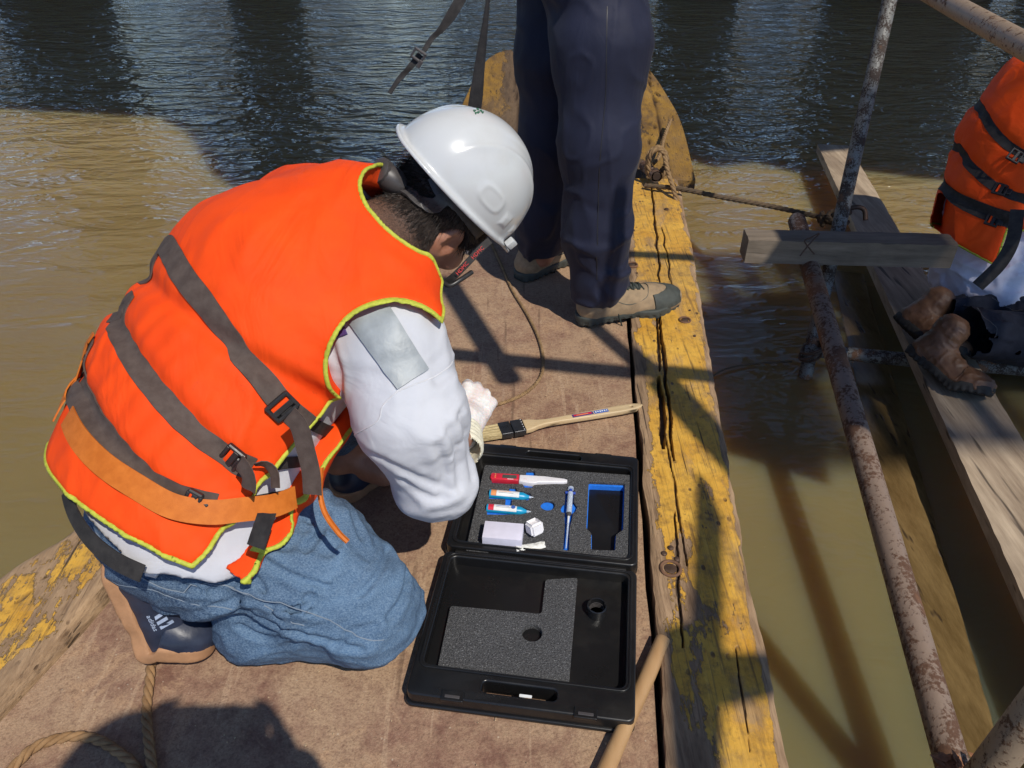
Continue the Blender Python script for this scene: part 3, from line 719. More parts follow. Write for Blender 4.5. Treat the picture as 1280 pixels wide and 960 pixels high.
# upswept bow board with rounded corners
nu, nv = 90, 60; BT = np.zeros((nv, nu, 3)); wr = np.zeros((nv, nu)); 
for j in range(nv):
    v_ = j/(nv-1)
    for i in range(nu):
        u = i/(nu-1)*2-1; xc = .235+.02*v_; hw = .495+.01*v_
        yf = 4.0-.30*abs(u)**7.-.12*abs(u)**1.5; y = 2.97+(yf-2.97)*v_
        z = .0+.27*max(0, (y-2.9))**1.35*1.0+.012*math.sin(5*u)*v_
        BT[j, i] = (xc+hw*u*(1-.10*v_**4), y, z); wr[j, i] = max(0, 1-abs(abs(u)-.9)*2.6)*-.6+max(0, 1-abs(u)*1.5)*1.6
fl = BT.reshape(-1, 3).astype(np.float32)
cr = np.zeros(len(fl))
for q in (-.14, .02, .3, .47, .64):
    cr = np.maximum(cr, np.clip(1.6-np.abs(fl[:,0]-q-vnoise(fl*[0,1,0]+[q,0,0], 6)*.02)/.004, 0, 1))
for q in range(16):
    rx, ry = random.uniform(-.2, .68), random.uniform(3.0, 3.7); ln = random.uniform(.05, .25)
    cr = np.maximum(cr, np.clip(1.5-np.abs(fl[:,0]-rx-.03*np.sin(fl[:,1]*9+rx*30))/.003, 0, 1)*((fl[:,1] > ry) & (fl[:,1] < ry+ln)))
BT2 = BT.copy(); BT2[..., 2] -= (cr*.012).reshape(nv, nu)-(vnoise(fl, (20, 5, 5), 4)*.004).reshape(nv, nu)
gs = slab(BT2, BT-np.array([0, 0, .05])); me = mesh_np('bow_board', *gs)
set_attr(me, 'wear', np.concatenate([wr.ravel(), wr.ravel()*0+1])); set_attr(me, 'crack', np.concatenate([cr, cr*0])); me.shade_smooth(); auto_smooth(me, 50)
link('bow_board', me, M['bow_wood'], boat)
# rusty fixings on the right gunwale
def bolt(px, py, r, ring=False):
    c = P(px, py, ZB); V, Fc = [], []
    b = tube('bolt', [c+Vector((0,0,-.004)), c+Vector((0,0,.0035)), c+Vector((0,0,.005))], [r, r, r*.7], M['steel'], boat, n=12)
    if ring:
        pts = [c+Vector((math.cos(a)*r*1.5, math.sin(a)*r*1.5, .003)) for a in [2*math.pi*i/24 for i in range(25)]]
        tube('washer', pts, r*.28, M['rust_ring'], boat, n=8)
M['rust_ring'] = simple('orange_rust', (.15, .075, .04), .8, .3, 90, .4, 400)
bolt(790, 332, .011, True); bolt(856, 401, .010, True); bolt(838, 712, .012, True); bolt(833, 262, .008); bolt(868, 421, .004); bolt(862, 389, .0035)
for px, py in ((830, 693), (838, 686), (846, 700)): bolt(px, py, .006)
# notch hardware at the bow: stub of pipe in a socket
stub = tube('pipe_stub', [W(817,209,3.0)+Vector((-.02,.10,-.03)), W(821,221,2.93)], .021, M['pipe'], boat, n=16, caps=False)
tube('pipe_stub', [W(821,221,2.93), W(819,214,2.96)], .015, M['dark_gap'], boat, n=14)  # dark plug coloured in for the shade inside the pipe
# ---------------------------------------------------------------- floating scaffold on the right
SP = -.27
def plank(name, c0, c1, wdt, th, mat, parent, seed=0, n=60, m=10, sdir=None, taper=None):
    c0 = Vector(c0); c1 = Vector(c1); t = (c1-c0).normalized(); sd = (sdir or t.cross(Vector((0,0,1)))).normalized(); up = sd.cross(t).normalized()
    T = np.zeros((n, m, 3)); B = np.zeros((n, m, 3))
    for i in range(n):
        for j in range(m):
            wj = 1 if taper is None else taper(i/(n-1))
            p = c0.lerp(c1, i/(n-1))+sd*((j/(m-1)-.5)*wdt*wj)
            e = .0025*random.random() if j in (0, m-1) else 0
            q = vnoise(np.array([[i*.3, j*2., seed]], np.float32))[0]*.0012
            ed = -.003 if j in (0, m-1) else 0
            T[i, j] = p+up*(q+ed)+sd*e*(1 if j else -1); B[i, j] = p-up*th
    return slab_obj(name, slab(T, B), mat, parent, 45)
pf0 = P(1042,181,SP); pfL = P(1022,181,SP); pfR = P(1062,181,SP)
near_l = P(1280,765,SP); near_r = P(1280,541,SP)
tdir = ((near_l-pfL).normalized()+(near_r-pfR).normalized()).normalized(); 
c0 = (pfL+pfR)/2; c1 = c0+tdir*4.2
def width_at(s): return .165+(.205-.165)*min(1, s*1.3)
walk = plank('walkway_plank', c0, c1, 1.0, .045, M['plank'], None, 1, 120, 12, taper=width_at)
recenter(walk); tag(walk, 'long pale walkway plank under the second worker, running past the white pole', 'plank')
ca, cb = P(933,292,.06), P(1192,298.5,.06); 
beam = plank('cross_beam', ca+Vector((0,0,0)), cb, .085, .085, M['beam'], None, 4, 60, 6)
recenter(beam); tag(beam, 'dark grey square timber beam lashed across the scaffold tubes', 'beam')
# white peeling upright with hook
pole_b = P(1012,446,-.36); pole_t = W(1112,0,2.52); d = (pole_t-pole_b)
pole = tube('scaffold_pole', [pole_b-d*.18, pole_b+d*1.9], .0235, M['galv'], None, n=20)
recenter(pole); tag(pole, 'upright scaffold pole with peeling white paint beside the timber beam', 'pole')
# rusty inclined pipe
pa = P(996,276,.0); pb = W(1193,965,1.43); dd = (pb-pa).normalized()
pipe = tube('rusty_pipe', [pa-dd*.015, pa, pb, pb+dd*.5], [.025, .031, .031, .031], M['pipe'], None, n=24)
recenter(pipe); tag(pipe, 'long rusty brown pipe sloping down from the timber beam to the water', 'pipe')
# lower horizontal tube and clamp
lt = tube('scaffold_tube', [P(1004,437,-.34), P(1160,452,-.34), P(1290,462,-.34)], .024, M['galv'], None, n=16)
recenter(lt); tag(lt, 'short horizontal white tube just above the water under the walkway plank', 'tube')
wb = []
for k in range(30):
    a = k*.9; cpt = P(1015, 440, -.33); wb.append(cpt+Vector((math.cos(a)*.034+random.uniform(-.006,.006), math.sin(a)*.028, .02*math.sin(a*.37)+.02*math.cos(a))))
wr_ = tube('lashing_wire', catmull(wb, 4), .0042, M['steel'], None, n=6); recenter(wr_); tag(wr_, 'rusty wire wound round the foot of the white pole', 'wire')
# half-sunk plank
sk = plank('sunken_plank', P(1060,340,WZ+.005), P(1190,945,WZ+.006)+Vector((.04,0,0)), .125, .03, M['wet_plank'], None, 7, 80, 8)
recenter(sk); tag(sk, 'wet brown plank lying awash in the water beside the rusty pipe', 'plank')
# handrail tube, top right corner
ra, rb = P(1178,0,.82), P(1280,57,.82); rd = (rb-ra).normalized()
rl = tube('rail_tube', [ra-rd*.8, rb+rd*2.2], .0225, M['rail'], None, n=20); recenter(rl); tag(rl, 'brown handrail tube crossing the top right corner', 'rail')
# bottom right tube and leaf litter
qa, qb = W(1215,990,1.35), W(1300,880,1.22); qd = (qb-qa).normalized()
q_ = tube('brace_tube', [qa-qd*.06, qb+qd*.8], .030, M['rail'], None, n=20); recenter(q_); tag(q_, 'pale brace tube in the bottom right corner', 'tube')
V = []; Fc = []
for k in range(26):
    c = W(random.uniform(1168,1222), random.uniform(946,975), 1.40); a = random.uniform(0, 6.28); s = random.uniform(.008, .018)
    ax = Vector((math.cos(a), math.sin(a), random.uniform(-.4,.4)))*s; ay = Vector((-math.sin(a), math.cos(a), random.uniform(-.4,.4)))*s*.6
    o = len(V); V += [c-ax, c-ay*.8+Vector((0,0,.003)), c+ax, c+ay+Vector((0,0,.004))]; Fc.append((o, o+1, o+2, o+3))
lv = link('dead_leaves', mesh_py('dead_leaves', V, Fc), M['flask']); recenter(lv); tag(lv, 'reddish dead leaves caught at the foot of the rusty pipe', 'leaves', kind='stuff')
# hook bolts on the beam by the pole
def wirebit(name, pts, r, label, cat, mat='steel'):
    o = tube(name, catmull(pts, 6), r, M[mat], None, n=8); recenter(o); return tag(o, label, cat)
wirebit('iron_hook', [W(1052,285,2.82), W(1056,266,2.80), W(1068,259,2.78), W(1080,262,2.78), W(1082,275,2.78)], .009, 'curved iron hook at the foot of the white pole above the beam', 'hook')
wirebit('tie_wire', [W(1000,320,2.46), W(1012,305,2.46), W(1024,292,2.48), W(1014,297,2.46), W(1006,302,2.46), W(1018,318,2.46)], .0025, 'thin dark tie wire crossed over the front of the timber beam', 'wire')
# ---------------------------------------------------------------- overhead scaffold tubes, with boards and slats added to shade the platform
sc_ = empty('overhead_shade_scaffold', (2.0, .8, WZ), 'overhead scaffold tubes with unseen boards and slats added to cast shade', 'scaffold')
def shp(x, y, z, H):   # point at height H whose shadow falls on (x, y) at height z
    return Vector((x+.40*(H-z), y-.62*(H-z), H))
SH = 1.95
def board(x0, y0, x1, y1, wdt, z=0.0, H=SH):
    a, b = shp(x0, y0, z, H), shp(x1, y1, z, H)
    plank('shade_board', a, b, wdt, .04, M['plank'], sc_, 3, 10, 3)
def bar(x0, y0, x1, y1, r=.024, z=0.0, H=SH, H2=None):
    tube('scaffold_bar', [shp(x0, y0, z, H), shp(x1, y1, z, H2 or H)], r, M['scaffold'], sc_, n=12)
# unseen slats added high above the platform: they let through thin strips of sun that blur into half shade
for k in range(17):
    a, b = shp(1.0+.155*k, 1.60, -.12, 8.5), shp(1.0+.155*k, 2.98, -.12, 8.5); bm = bmesh.new()
    box_bm(bm, (a+b)/2, (.118, (b-a).length, .03)); link('shade_board', bm_mesh('shade_board', bm), M['plank'], sc_)
for yy_ in (0, 1):
    a, b = shp(.9, 1.60+1.38*yy_, -.12, 8.45), shp(3.6, 1.60+1.38*yy_, -.12, 8.45); tube('scaffold_bar', [a, b], .03, M['scaffold'], sc_, n=10)
# shade streaks over deck and gunwale
def px_bar(p0, p1, wdt, H=SH, z=0.02, ext=.0):
    a, b = P(*p0, z), P(*p1, z); e = (b-a).normalized()*ext; a -= e; b += e
    bar(a.x, a.y, b.x, b.y, wdt/2, z=z, H=H)
px_bar((700,362), (830,475), .050, ext=.05)
px_bar((585,440), (900,472), .055, ext=.05)
px_bar((830,480), (930,590), .085, ext=.0)
px_bar((560,345), (640,470), .07, ext=.0)
px_bar((785,318), (860,322), .045, ext=.02)
def px_board(quad, H=SH, z=0.02):
    """board whose shade covers the four picture points"""
    T = np.array([[tuple(shp(P(*q, z).x, P(*q, z).y, z, H)) for q in (quad[0], quad[1])], [tuple(shp(P(*q, z).x, P(*q, z).y, z, H)) for q in (quad[3], quad[2])]])
    slab_obj('shade_board', slab(T, T-np.array([0,0,.03])), M['plank'], sc_)
px_board([(826,785), (893,765), (888,960), (838,960)])
px_board([(893,815), (970,815), (985,852), (893,872)])
px_board([(870,590), (893,640), (893,765), (860,780)])
# shade on the water between boat and scaffold
for quad in ([(850,380), (1010,360), (1030,600), (900,560)],):
    px_board(quad, z=WZ)
# ---------------------------------------------------------------- people
nz = lambda v: Vector(v).normalized()
def creases(fn, lists, t0=.5):
    return [[tuple(v) for v in catmull(hits(fn, q, t0=t0), 3)] for q in lists]
def groove(p, d, C, w=.0045, dep=.006, rid=.003):
    for L in C:
        a = A3(L); lo_ = a.min(0)-.03; hi_ = a.max(0)+.03; m = ((p > lo_) & (p < hi_)).all(1)
        if not m.any(): continue
        q = p[m]; e = None
        for i in range(len(L)-1):
            x = rc(q, L[i], L[i+1], 0, 0); e = x if e is None else np.minimum(e, x)
        d[m] = d[m]+dep*np.exp(-(e/w)**2)-rid*np.exp(-((e-w*2.4)/(w*1.4))**2)
    return d
_fw = [None, None]
def fold(p, f, s=0, e=3):
    p = np.asarray(p, np.float32)
    if _fw[0] is not p: _fw[0] = p; _fw[1] = p+.02*np.stack([vnoise(p, 11, 71), vnoise(p, 11, 72), vnoise(p, 11, 73)], 1)
    q = _fw[1]
    n = vnoise(q, f, s)+.35*vnoise(q, np.asarray(f, np.float32)*2.1, s+9); return np.exp(-(n/.26)**2)
def hand_caps(wr, d, back, thumb_side, curl=.5, sc=1.0):
    """capsules of a hand: wrist point, pointing direction, back-of-hand normal, direction of the thumb side"""
    d = nz(d); back = nz(Vector(back)-d*Vector(back).dot(d)); s = nz(thumb_side); s = nz(s-d*s.dot(d)-back*s.dot(back)); pal = -back
    C = []
    K = []
    for i, (o, l) in enumerate(((.026, .0), (.008, .006), (-.010, .002), (-.027, -.008))):
        k = wr+(d*(.088+l)+s*o)*sc; K.append(k); C.append((wr+(s*o*.6+d*.01)*sc, k, .0135*sc, .0105*sc))
    for i, (k, L) in enumerate(zip(K, (.072, .080, .075, .058))):
        a = curl*R(75+6*i); p = k; dirn = d
        for j, (fr, r0, r1) in enumerate(((.46, .0098, .0088), (.30, .0088, .0080), (.24, .0080, .0068))):
            ang = a*(j+1)*.62; dr = d*math.cos(ang)+pal*math.sin(ang); q = p+dr*L*fr*sc
            C.append((p, q, r0*sc, r1*sc)); p = q
    t0 = wr+(d*.02+s*.022)*sc; t1 = t0+(d*.034+s*.026+pal*.012)*sc; t2 = t1+(d*.030+s*.004+pal*.012*(1+curl))*sc; t3 = t2+(d*.024-s*.006+pal*.010)*sc
    C += [(t0, t1, .014*sc, .011*sc), (t1, t2, .011*sc, .0098*sc), (t2, t3, .0095*sc, .0075*sc)]
    return C
def caps_sdf(p, C, kk=.006):
    d = None
    for a, b, ra, rb in C:
        e = rc(p, a, b, ra, rb); d = e if d is None else smin(d, e, kk)
    return d
def head_sdf(p, c, f, u, r, ears=True):
    ax = A3([tuple(r), tuple(f), tuple(u)]); q = (p-A3(c))@ax.T
    d = ell(q, (0, -.008, .035), (.073, .094, .085)); d = smin(d, ell(q, (0, .022, -.035), (.056, .068, .075)), .03)
    d = smin(d, rc(q, (0, .055, -.082), (0, .066, -.085), .026, .024), .025)
    d = smin(d, rc(q, (-.03, .083, .024), (.03, .083, .024), .012, .012), .015)
    qs = np.abs(q[:, 0:1]); qq = np.concatenate([qs, q[:, 1:]], 1)
    d = smax(d, -ell(qq, (.031, .098, .010), (.017, .014, .012)), .012)
    d = smin(d, rc(q, (0, .088, .018), (0, .113, -.018), .008, .012), .010)
    d = smin(d, rc(qq, (0.004, .108, -.022), (.012, .100, -.024), .009, .007), .006)
    d = smin(d, rc(q, (-.018, .091, -.050), (.018, .091, -.050), .007, .007), .006); d = smin(d, rc(q, (-.014, .089, -.060), (.014, .089, -.060), .007, .007), .006)
    d = smax(d, -rc(q, (-.02, .101, -.0552), (.02, .101, -.0552), .0025, .0025), .003)
    d = smin(d, ell(qq, (.05, .062, -.02), (.02, .02, .025)), .02)
    if ears:
        e = ell(qq, (.078, -.012, .000), (.013, .025, .039)); e = smax(e, -ell(qq, (.090, -.008, .004), (.012, .015, .026)), .005)
        e = smin(e, rc(qq, (.078, .010, -.012), (.077, .012, .002), .006, .004), .006)
        e = smax(e, -rc(qq, (.086, -.018, .018), (.086, -.024, -.008), .003, .003), .004)
        d = smin(d, e, .006)
    return d
def shoe(name, H, T, up, parent, upper, solem, L=.30, toe_bend=0.0, boot=False, h=.0042, mirror=1, sole_h=.026, wide=1.0, tread=True):
    """H heel end and T ball of the foot on the sole plane, up = away from the sole"""
    H = Vector(H); T = Vector(T); f = (T-H).normalized(); up = nz(Vector(up)-f*Vector(up).dot(f)); s = up.cross(f)
    Mx = Matrix((( f.x, s.x, up.x, H.x), (f.y, s.y, up.y, H.y), (f.z, s.z, up.z, H.z), (0,0,0,1)))
    k = L/.30
    def out2(q, g=0):
        a = rc(q*[1,1,0], (.040*k, 0, 0), (.11*k, -.004*mirror, 0), .037*wide+g, .036*wide+g); b = rc(q*[1,1,0], (.13*k, 0, 0), (.205*k, .006*mirror, 0), .036*wide+g, .050*wide+g)
        c = rc(q*[1,1,0], (.2*k, .005*mirror, 0), (.252*k, .002, 0), .050*wide+g, .040*wide+g); return smin(smin(a, b, .03), c, .03)
    def sole(p):
        o = out2(p); z = p[:, 2]; lift = .016*np.clip((p[:,0]-.2*k)/.1, 0, 1)**2*0
        d = smax(o, np.abs(z-sole_h/2)-sole_h/2, .006)
        if tread: d = d+np.clip(.0025*np.sign(np.sin(p[:,0]*330/k)), 0, 1)*(z < sole_h*.5)
        d = smax(d, -(ell(p*[1,0,1], (.125*k, 0, -.002), (.03*k, 1, .008))), .004)
        return d
    def uppr(p):
        d = rc(p, (.045*k, 0, .045), (.055*k, 0, .075), .037*wide, .034*wide)
        d = smin(d, rc(p, (.055*k, 0, .045), (.2*k, .004*mirror, .034), .038*wide, .046*wide, (0, 0, 1), 1.05), .02)
        d = smin(d, ell(p, (.235*k, .003*mirror, .026), (.060*k, .046*wide, .042)), .02)
        d = smin(d, rc(p, (.07*k, 0, .08), (.16*k, 0, .055), .034, .030), .02)
        if boot: d = smin(d, rc(p, (.060*k, 0, .07), (.055*k, 0, .135), .045, .050), .02)
        d = smax(d, -p[:, 2]+.012, .004); d = smax(d, out2(p, .004), .008)
        if not boot: d = smax(d, -rc(p, (.055*k, 0, .125), (.09*k, 0, .14), .032, .03), .004)
        d = d-.0012*vnoise(p.astype(np.float32), 60)-(.003*fold(p.astype(np.float32), (40, 25, 60), 3) if boot else 0)
        return d
    def bend(me):
        n = len(me.vertices); c = np.empty(n*3, np.float32); me.vertices.foreach_get('co', c); c = c.reshape(-1, 3)
        if toe_bend:
            bx = .175*k; t = np.clip((c[:,0]-bx)/(.04), 0, 1); a = toe_bend*t
            x = c[:,0]-bx; z = c[:,2]; xm = np.minimum(x, .04)
            nx = np.where(x > 0, np.cos(a)*x-np.sin(a)*z, x); nzv = np.where(x > 0, np.sin(a)*x+np.cos(a)*z, z)
            c[:,0] = nx+bx; c[:,2] = nzv
        me.vertices.foreach_set('co', c.ravel()); me.transform(Mx); me.update()
    o = []
    for nm, fn, mt in (('shoe_upper' if not boot else 'boot_upper', uppr, upper), ('shoe_sole' if not boot else 'boot_sole', sole, solem)):
        V, Q = nets(fn, (-.03, -.09, -.03), (L+.05, .09, .30 if boot else .14), h); me = mesh_np(nm, V, Q); me.shade_smooth(); bend(me); o.append(link(nm, me, mt, parent))
    return Mx, uppr, o
def auto_lo_hi(pts, m):
    a = np.array([tuple(p) for p in pts]); return a.min(0)-m, a.max(0)+m

def person(label, J, hb=.0075, base=None, group=None, hands=True):
    root = empty('person', base, label, 'person', group)
    fr = J['front']
    def torso(p, off=0, s=1.25, pl='pel'):
        rw = J['rw']
        d = chain(p, [J.get(pl, J['pel']), J['wai'], J['mid'], J['che'], J['uch']], [r+off for r in rw], .05, fr, s); return d
    def shoulders(p, off=0):
        d = rc(p, J['uch'], J['sR'], .085+off, .062+off); return smin(d, rc(p, J['uch'], J['sL'], .085+off, .062+off), .03)
    def body(p):
        d = torso(p, -.024, 1.25, 'pelb'); d = smin(d, shoulders(p, -.006), .04)
        d = smin(d, rc(p, J['uch'], J['nck'], .07, .058), .03); d = smin(d, rc(p, J['nck'], J['hed'], .056, .058), .02)
        for x in 'RL':
            if 'h'+x in J: d = smin(d, chain(p, [J['h'+x], J['k'+x], J['a'+x]], [.074, .052, .036], .02), .03)
            d = smin(d, chain(p, [J['s'+x], J['e'+x], J['w'+x]], [.050, .038, .027], .012), .02)
            d = smin(d, caps_sdf(p, J['hand'+x]), .008)
            if 'f'+x in J: d = smin(d, rc(p, J['a'+x], J['f'+x], .036, .030), .02)
        return smin(d, head_sdf(p, J['hed'], J['F'], J['U'], J['Rt']), .012)
    pts = [v for k, v in J.items() if isinstance(v, Vector) and k not in ('front', 'F', 'U', 'Rt')]
    lo, hi = auto_lo_hi(pts, .19)
    b = sdf_obj('body', body, lo, hi, hb, M['skin'], root, proj=1)
    return root, dict(torso=torso, shoulders=shoulders, body=body, lo=lo, hi=hi)
def headframe(F, U):
    F = nz(F); U = Vector(U); U = nz(U-F*U.dot(F)); return F, U, F.cross(U)
# ======================= kneeling worker
J = dict(pelb=W(248,650,1.27), pel=W(238,660,1.235), wai=W(230,598,1.25), mid=W(272,492,1.28), che=W(350,392,1.30), uch=W(432,330,1.33), nck=W(500,285,1.38),
         rw=[.150, .158, .160, .165, .125], front=nz((.40, .45, -.75)))
J['sR'] = W(487,432,1.21); J['sL'] = W(385,285,1.45)
J['eR'] = W(537,592,1.275); J['wR'] = W(580,536,1.53)
J['eL'] = W(490,300,1.72); J['wL'] = W(530,400,1.75)
J['hR'] = W(300,668,1.27); J['kR'] = W(458,758,1.25); J['aR'] = W(238,758,1.36)
J['hL'] = W(250,600,1.34); J['kL'] = W(500,440,1.52); J['aL'] = W(425,570,1.60); J['fL'] = W(480,590,1.62)
J['F'], J['U'], J['Rt'] = headframe((.41, .49, -.76), (.79, .20, .58))
J['hed'] = W(541,273,1.44)
J['handR'] = hand_caps(J['wR'], (.12, .36, .10), (.25, -.60, .75), (-.9, .1, .2), 1.0, 1.05)
J['handL'] = hand_caps(J['wL'], (.0, -.3, -.5), (0, 0, 1), (0, -1, 0), .6)
kn, S = person('kneeling worker in orange life vest, white hard hat and blue jeans beside the black case', J, hb=.006, base=P(250,760,0))
torso, shoulders = S['torso'], S['shoulders']
Ssp = (J['che']-J['wai']).normalized(); SD = Ssp.cross(J['front']).normalized()
def plane_thru(fn, px, ref=None):
    """plane through surface points seen at pixels, standing square to the surface"""
    H = hits(fn, px); n = Vector((0, 0, 0))
    for g_ in grad(fn, [tuple(h) for h in H]): n += Vector(g_)
    t = (H[-1]-H[0]).normalized(); m = t.cross(n.normalized()).normalized(); c = sum(H, Vector((0,0,0)))/len(H)
    return c, m, t
def vest_raw(p, off=0):
    d = torso(p, .052+off, 1.20); d = smin(d, rc(p, J['uch'], J['sR'], .125+off, .105+off), .06); d = smin(d, rc(p, J['uch'], J['sL'], .125+off, .112+off), .06)
    d = smin(d, rc(p, J['uch'], J['nck'], .12+off, .085+off), .05); return d
st_px = [[(206,306),(232,348),(265,392),(305,447),(350,500),(384,532)], [(136,372),(150,412),(180,465),(230,525),(285,570),(312,586)], [(82,428),(84,465),(98,505),(130,552),(180,595),(240,622),(270,630)]]
ST = [plane_thru(vest_raw, q[:-1]) for q in st_px]
def sdot(p, c, m): return (p-A3(c))@A3(m)
def vest_full(p):
    d = vest_raw(p)
    for i, (c, m, t) in enumerate(ST):
        s = sdot(p, c, m); al = (p-A3(c))@A3(t)
        rp = np.sin(al*150+3*vnoise(p, 7, i))*.5+vnoise(np.stack([al, s*.12, s*0], 1), (60, 60, 1), i)*.8
        d = d+.0145*np.exp(-(s/.016)**2)-.0044*rp*np.exp(-np.abs(s)/.045)*(1-np.exp(-(s/.014)**2))
    d = d-.005*vnoise(p, 8, 3)-.0045*fold(p, (12, 7, 9), 6, 3); return d
cH = hits(vest_raw, [(58,572),(100,618),(160,662),(236,708)]); 
cHem, mHem, _ = plane_thru(vest_raw, [(58,572),(236,708)])
if (J['che']-cHem).dot(mHem) < 0: mHem = -mHem
cS1, mS1, _ = plane_thru(vest_raw, [(404,520),(238,712)])
if (J['sL']-cS1).dot(mS1) < 0: mS1 = -mS1
cS2, mS2, _ = plane_thru(vest_raw, [(450,560),(345,690)])
if (J['sL']-cS2).dot(mS2) < 0: mS2 = -mS2
cF, mF, _ = plane_thru(vest_raw, [(318,694),(412,612)])
if (J['che']-cF).dot(mF) < 0: mF = -mF
armA = W(492,458,1.15); armB = W(560,560,.95)
nkA = W(524,256,1.26); nkB = W(610,195,1.38); nkC = W(586,324,1.27)
def vcut(p, front=True):
    a = rc(p, armA, armB, .098, .11); n = smin(rc(p, nkA, nkB, .100, .16), rc(p, nkC, W(562,318,1.56), .058, .072), .03)
    la = rc(p, W(330,210,1.62), W(250,100,1.9), .05, .12)
    hem = -sdot(p, cHem, mHem)
    gap = smax(-sdot(p, cS1, mS1)+0, sdot(p, cS2, mS2), .01)      # side opening showing the shirt
    gap = np.maximum(sdot(p, cS1, mS1), -sdot(p, cS2, mS2)); 
    fr_ = np.maximum(sdot(p, cF, mF), sdot(p, cS2, mS2)+.01)
    return np.minimum(np.minimum(a, n), np.minimum(np.minimum(-hem, gap), np.minimum(la, fr_ if front else la)))   # > 0 keeps
def vcut2(p): return vcut(p, False)
def vest(p):
    d = vest_full(p); return smax(smax(d, -(d+.034), .008), -vcut(p), .010)
lo, hi = auto_lo_hi([J['pel'], J['wai'], J['che'], J['uch'], J['nck'], J['sR'], J['sL']], .28)
vo = sdf_obj('life_vest', vest, lo, hi, .0052, M['orange'], kn)
tag(vo, 'puffy orange life vest, dusty, laced with dark straps')
def pipe_(p):
    return smax(np.hypot(vest_full(p)+.002, vcut2(p)-.001)-.0037, -np.maximum(sdot(p, cF, mF), sdot(p, cS2, mS2)+.01)-.004, .002)
split_obj('piping', pipe_, lo, hi, .0042, M['piping'], vo, lip=1.3)
# shirt: torso and both sleeves
def sleeves(p, off=.0):
    a = chain(p, [J['sR']+Vector((0,-.01,.0)), W(511,520,1.20), W(543,598,1.265)], [.088+off, .082+off, .068+off], .04)
    a = smin(a, chain(p, [W(542,597,1.265), W(564,586,1.40), W(578,548,1.50)], [.062+off, .043+off, .031+off], .03), .03)
    b = chain(p, [J['sL'], J['eL'], J['wL']], [.075+off, .058+off, .04+off], .03); return np.minimum(a, b)
aR = (J['eR']-J['sR']).normalized()
hw_ = hits(lambda p: torso(p, .02, 1.2), [(104,652),(250,730),(418,604)]); cW = hw_[1]; mW = (hw_[1]-hw_[0]).cross(hw_[2]-hw_[0]).normalized()
if (J['che']-cW).dot(mW) < 0: mW = -mW
def shirt_base(p):
    d = torso(p, .022, 1.2); d = smin(d, shoulders(p, .022), .05); d = smin(d, sleeves(p), .03)
    d = smax(d, -sdot(p, cW, mW), .006)
    d = smax(d, -np.minimum(rc(p, nkA, nkB, .15, .2), rc(p, nkC, nkC+Vector((0,0,.001)), .06, .06)), .006)
    tw = ((p-A3(J['sR']))@A3(aR)); 
    sl_ = np.clip((p[:,0]+.32)*4, .3, 1); d = d+.003-.0065*fold(p, (5, 5, 12), 1, 3)-.0036*fold(p, (12, 7, 20), 2, 4)*sl_-.0014*fold(p, (26, 16, 40), 4, 4)*sl_
    el = A3(W(560,600,1.33)); rr = np.linalg.norm(p-el, axis=1); d = d-.0045*np.sin(rr*230)*np.exp(-(rr/.06)**2)*(p[:,0] > el[0])
    return d+.003
SCR = creases(shirt_base, [[(414,432),(424,462),(428,492)], [(440,545),(480,575),(530,600),(565,612)], [(575,520),(584,556),(590,596)], [(560,535),(571,570),(574,612)],
    [(546,476),(562,466),(574,452)], [(548,560),(556,590),(552,625)], [(505,600),(530,618),(562,622)]])
def shirt(p): return groove(p, shirt_base(p), SCR, .0062, .0036, .0018)
lo2, hi2 = auto_lo_hi([J[k] for k in ('pel','wai','mid','che','uch','sR','sL','eR','wR','eL','wL')]+[W(590,600,1.3)], .2)
sh = sdf_obj('shirt', shirt, lo2, hi2, .0052, M['shirt'], kn)
drape('reflective_patch', shirt, [(437,404), (487,384), (535,462), (497,487)], M['patch'], sh, 16, 16, off=.0025)
drape('purple_patch', shirt, [(411,402), (424,394), (435,418), (420,424)], M['purple'], sh, 8, 8, off=.0025)
def seam(fn, pix, r, mat, parent, name='seam', off=.0, n=6):
    H = hits(fn, pix); q = catmull(H, n); q = [Vector(v) for v in snap(fn, q, off, 3)]; return tube(name, q, r, mat, parent, n=6)
seam(shirt, [(497,489),(520,480),(545,470),(566,452)], .0012, M['stitch'], sh); seam(shirt, [(497,489),(478,508),(470,528),(440,545),(424,552)], .0012, M['stitch'], sh)
seam(shirt, [(437,406),(462,440),(497,489)], .001, M['stitch'], sh)
# jeans
def jeans_base(p):
    d = chain(p, [J['hR'], W(380,700,1.25), J['kR']], [.098, .100, .086], .04)
    d = smin(d, chain(p, [J['kR']+Vector((0,.01,-.035)), W(330,775,1.29), J['aR']+Vector((.06,0,-.01))], [.070, .062, .052], .03), .035)
    d = smin(d, chain(p, [J['hL'], J['kL'], J['aL']+Vector((0,0,.08))], [.11, .082, .055], .04), .05)
    d = smin(d, chain(p, [J['pelb'], J['wai']], [.142, .148], .04, J['front'], 1.2), .04)
    d = smax(d, sdot(p, cW, mW)-.012-4*np.maximum(np.linalg.norm(p-A3(J['pelb']), axis=1)-.27, 0), .004)
    d = smin(d, chain(p, [W(122,662,1.25), W(180,700,1.215), W(262,722,1.20)], [.026, .044, .055], .03), .03)
    d = smax(d, -p[:, 2]+.002, .01)
    tk = A3(J['kR']); rk = np.linalg.norm(p-A3(W(330,745,1.22)), axis=1)
    q_ = p@A3([[.95,.1,.3],[-.1,.99,0],[-.3,0,.95]]).T
    d = d+.003-.006*fold(p, (8, 13, 12), 11, 3)-.0056*fold(q_, (6, 22, 18), 12, 4)-.0014*fold(q_, (16, 44, 44), 15, 4)-.004*fold(q_, (14, 10, 40), 13, 4)*np.exp(-(rk/.16)**2)
    return d
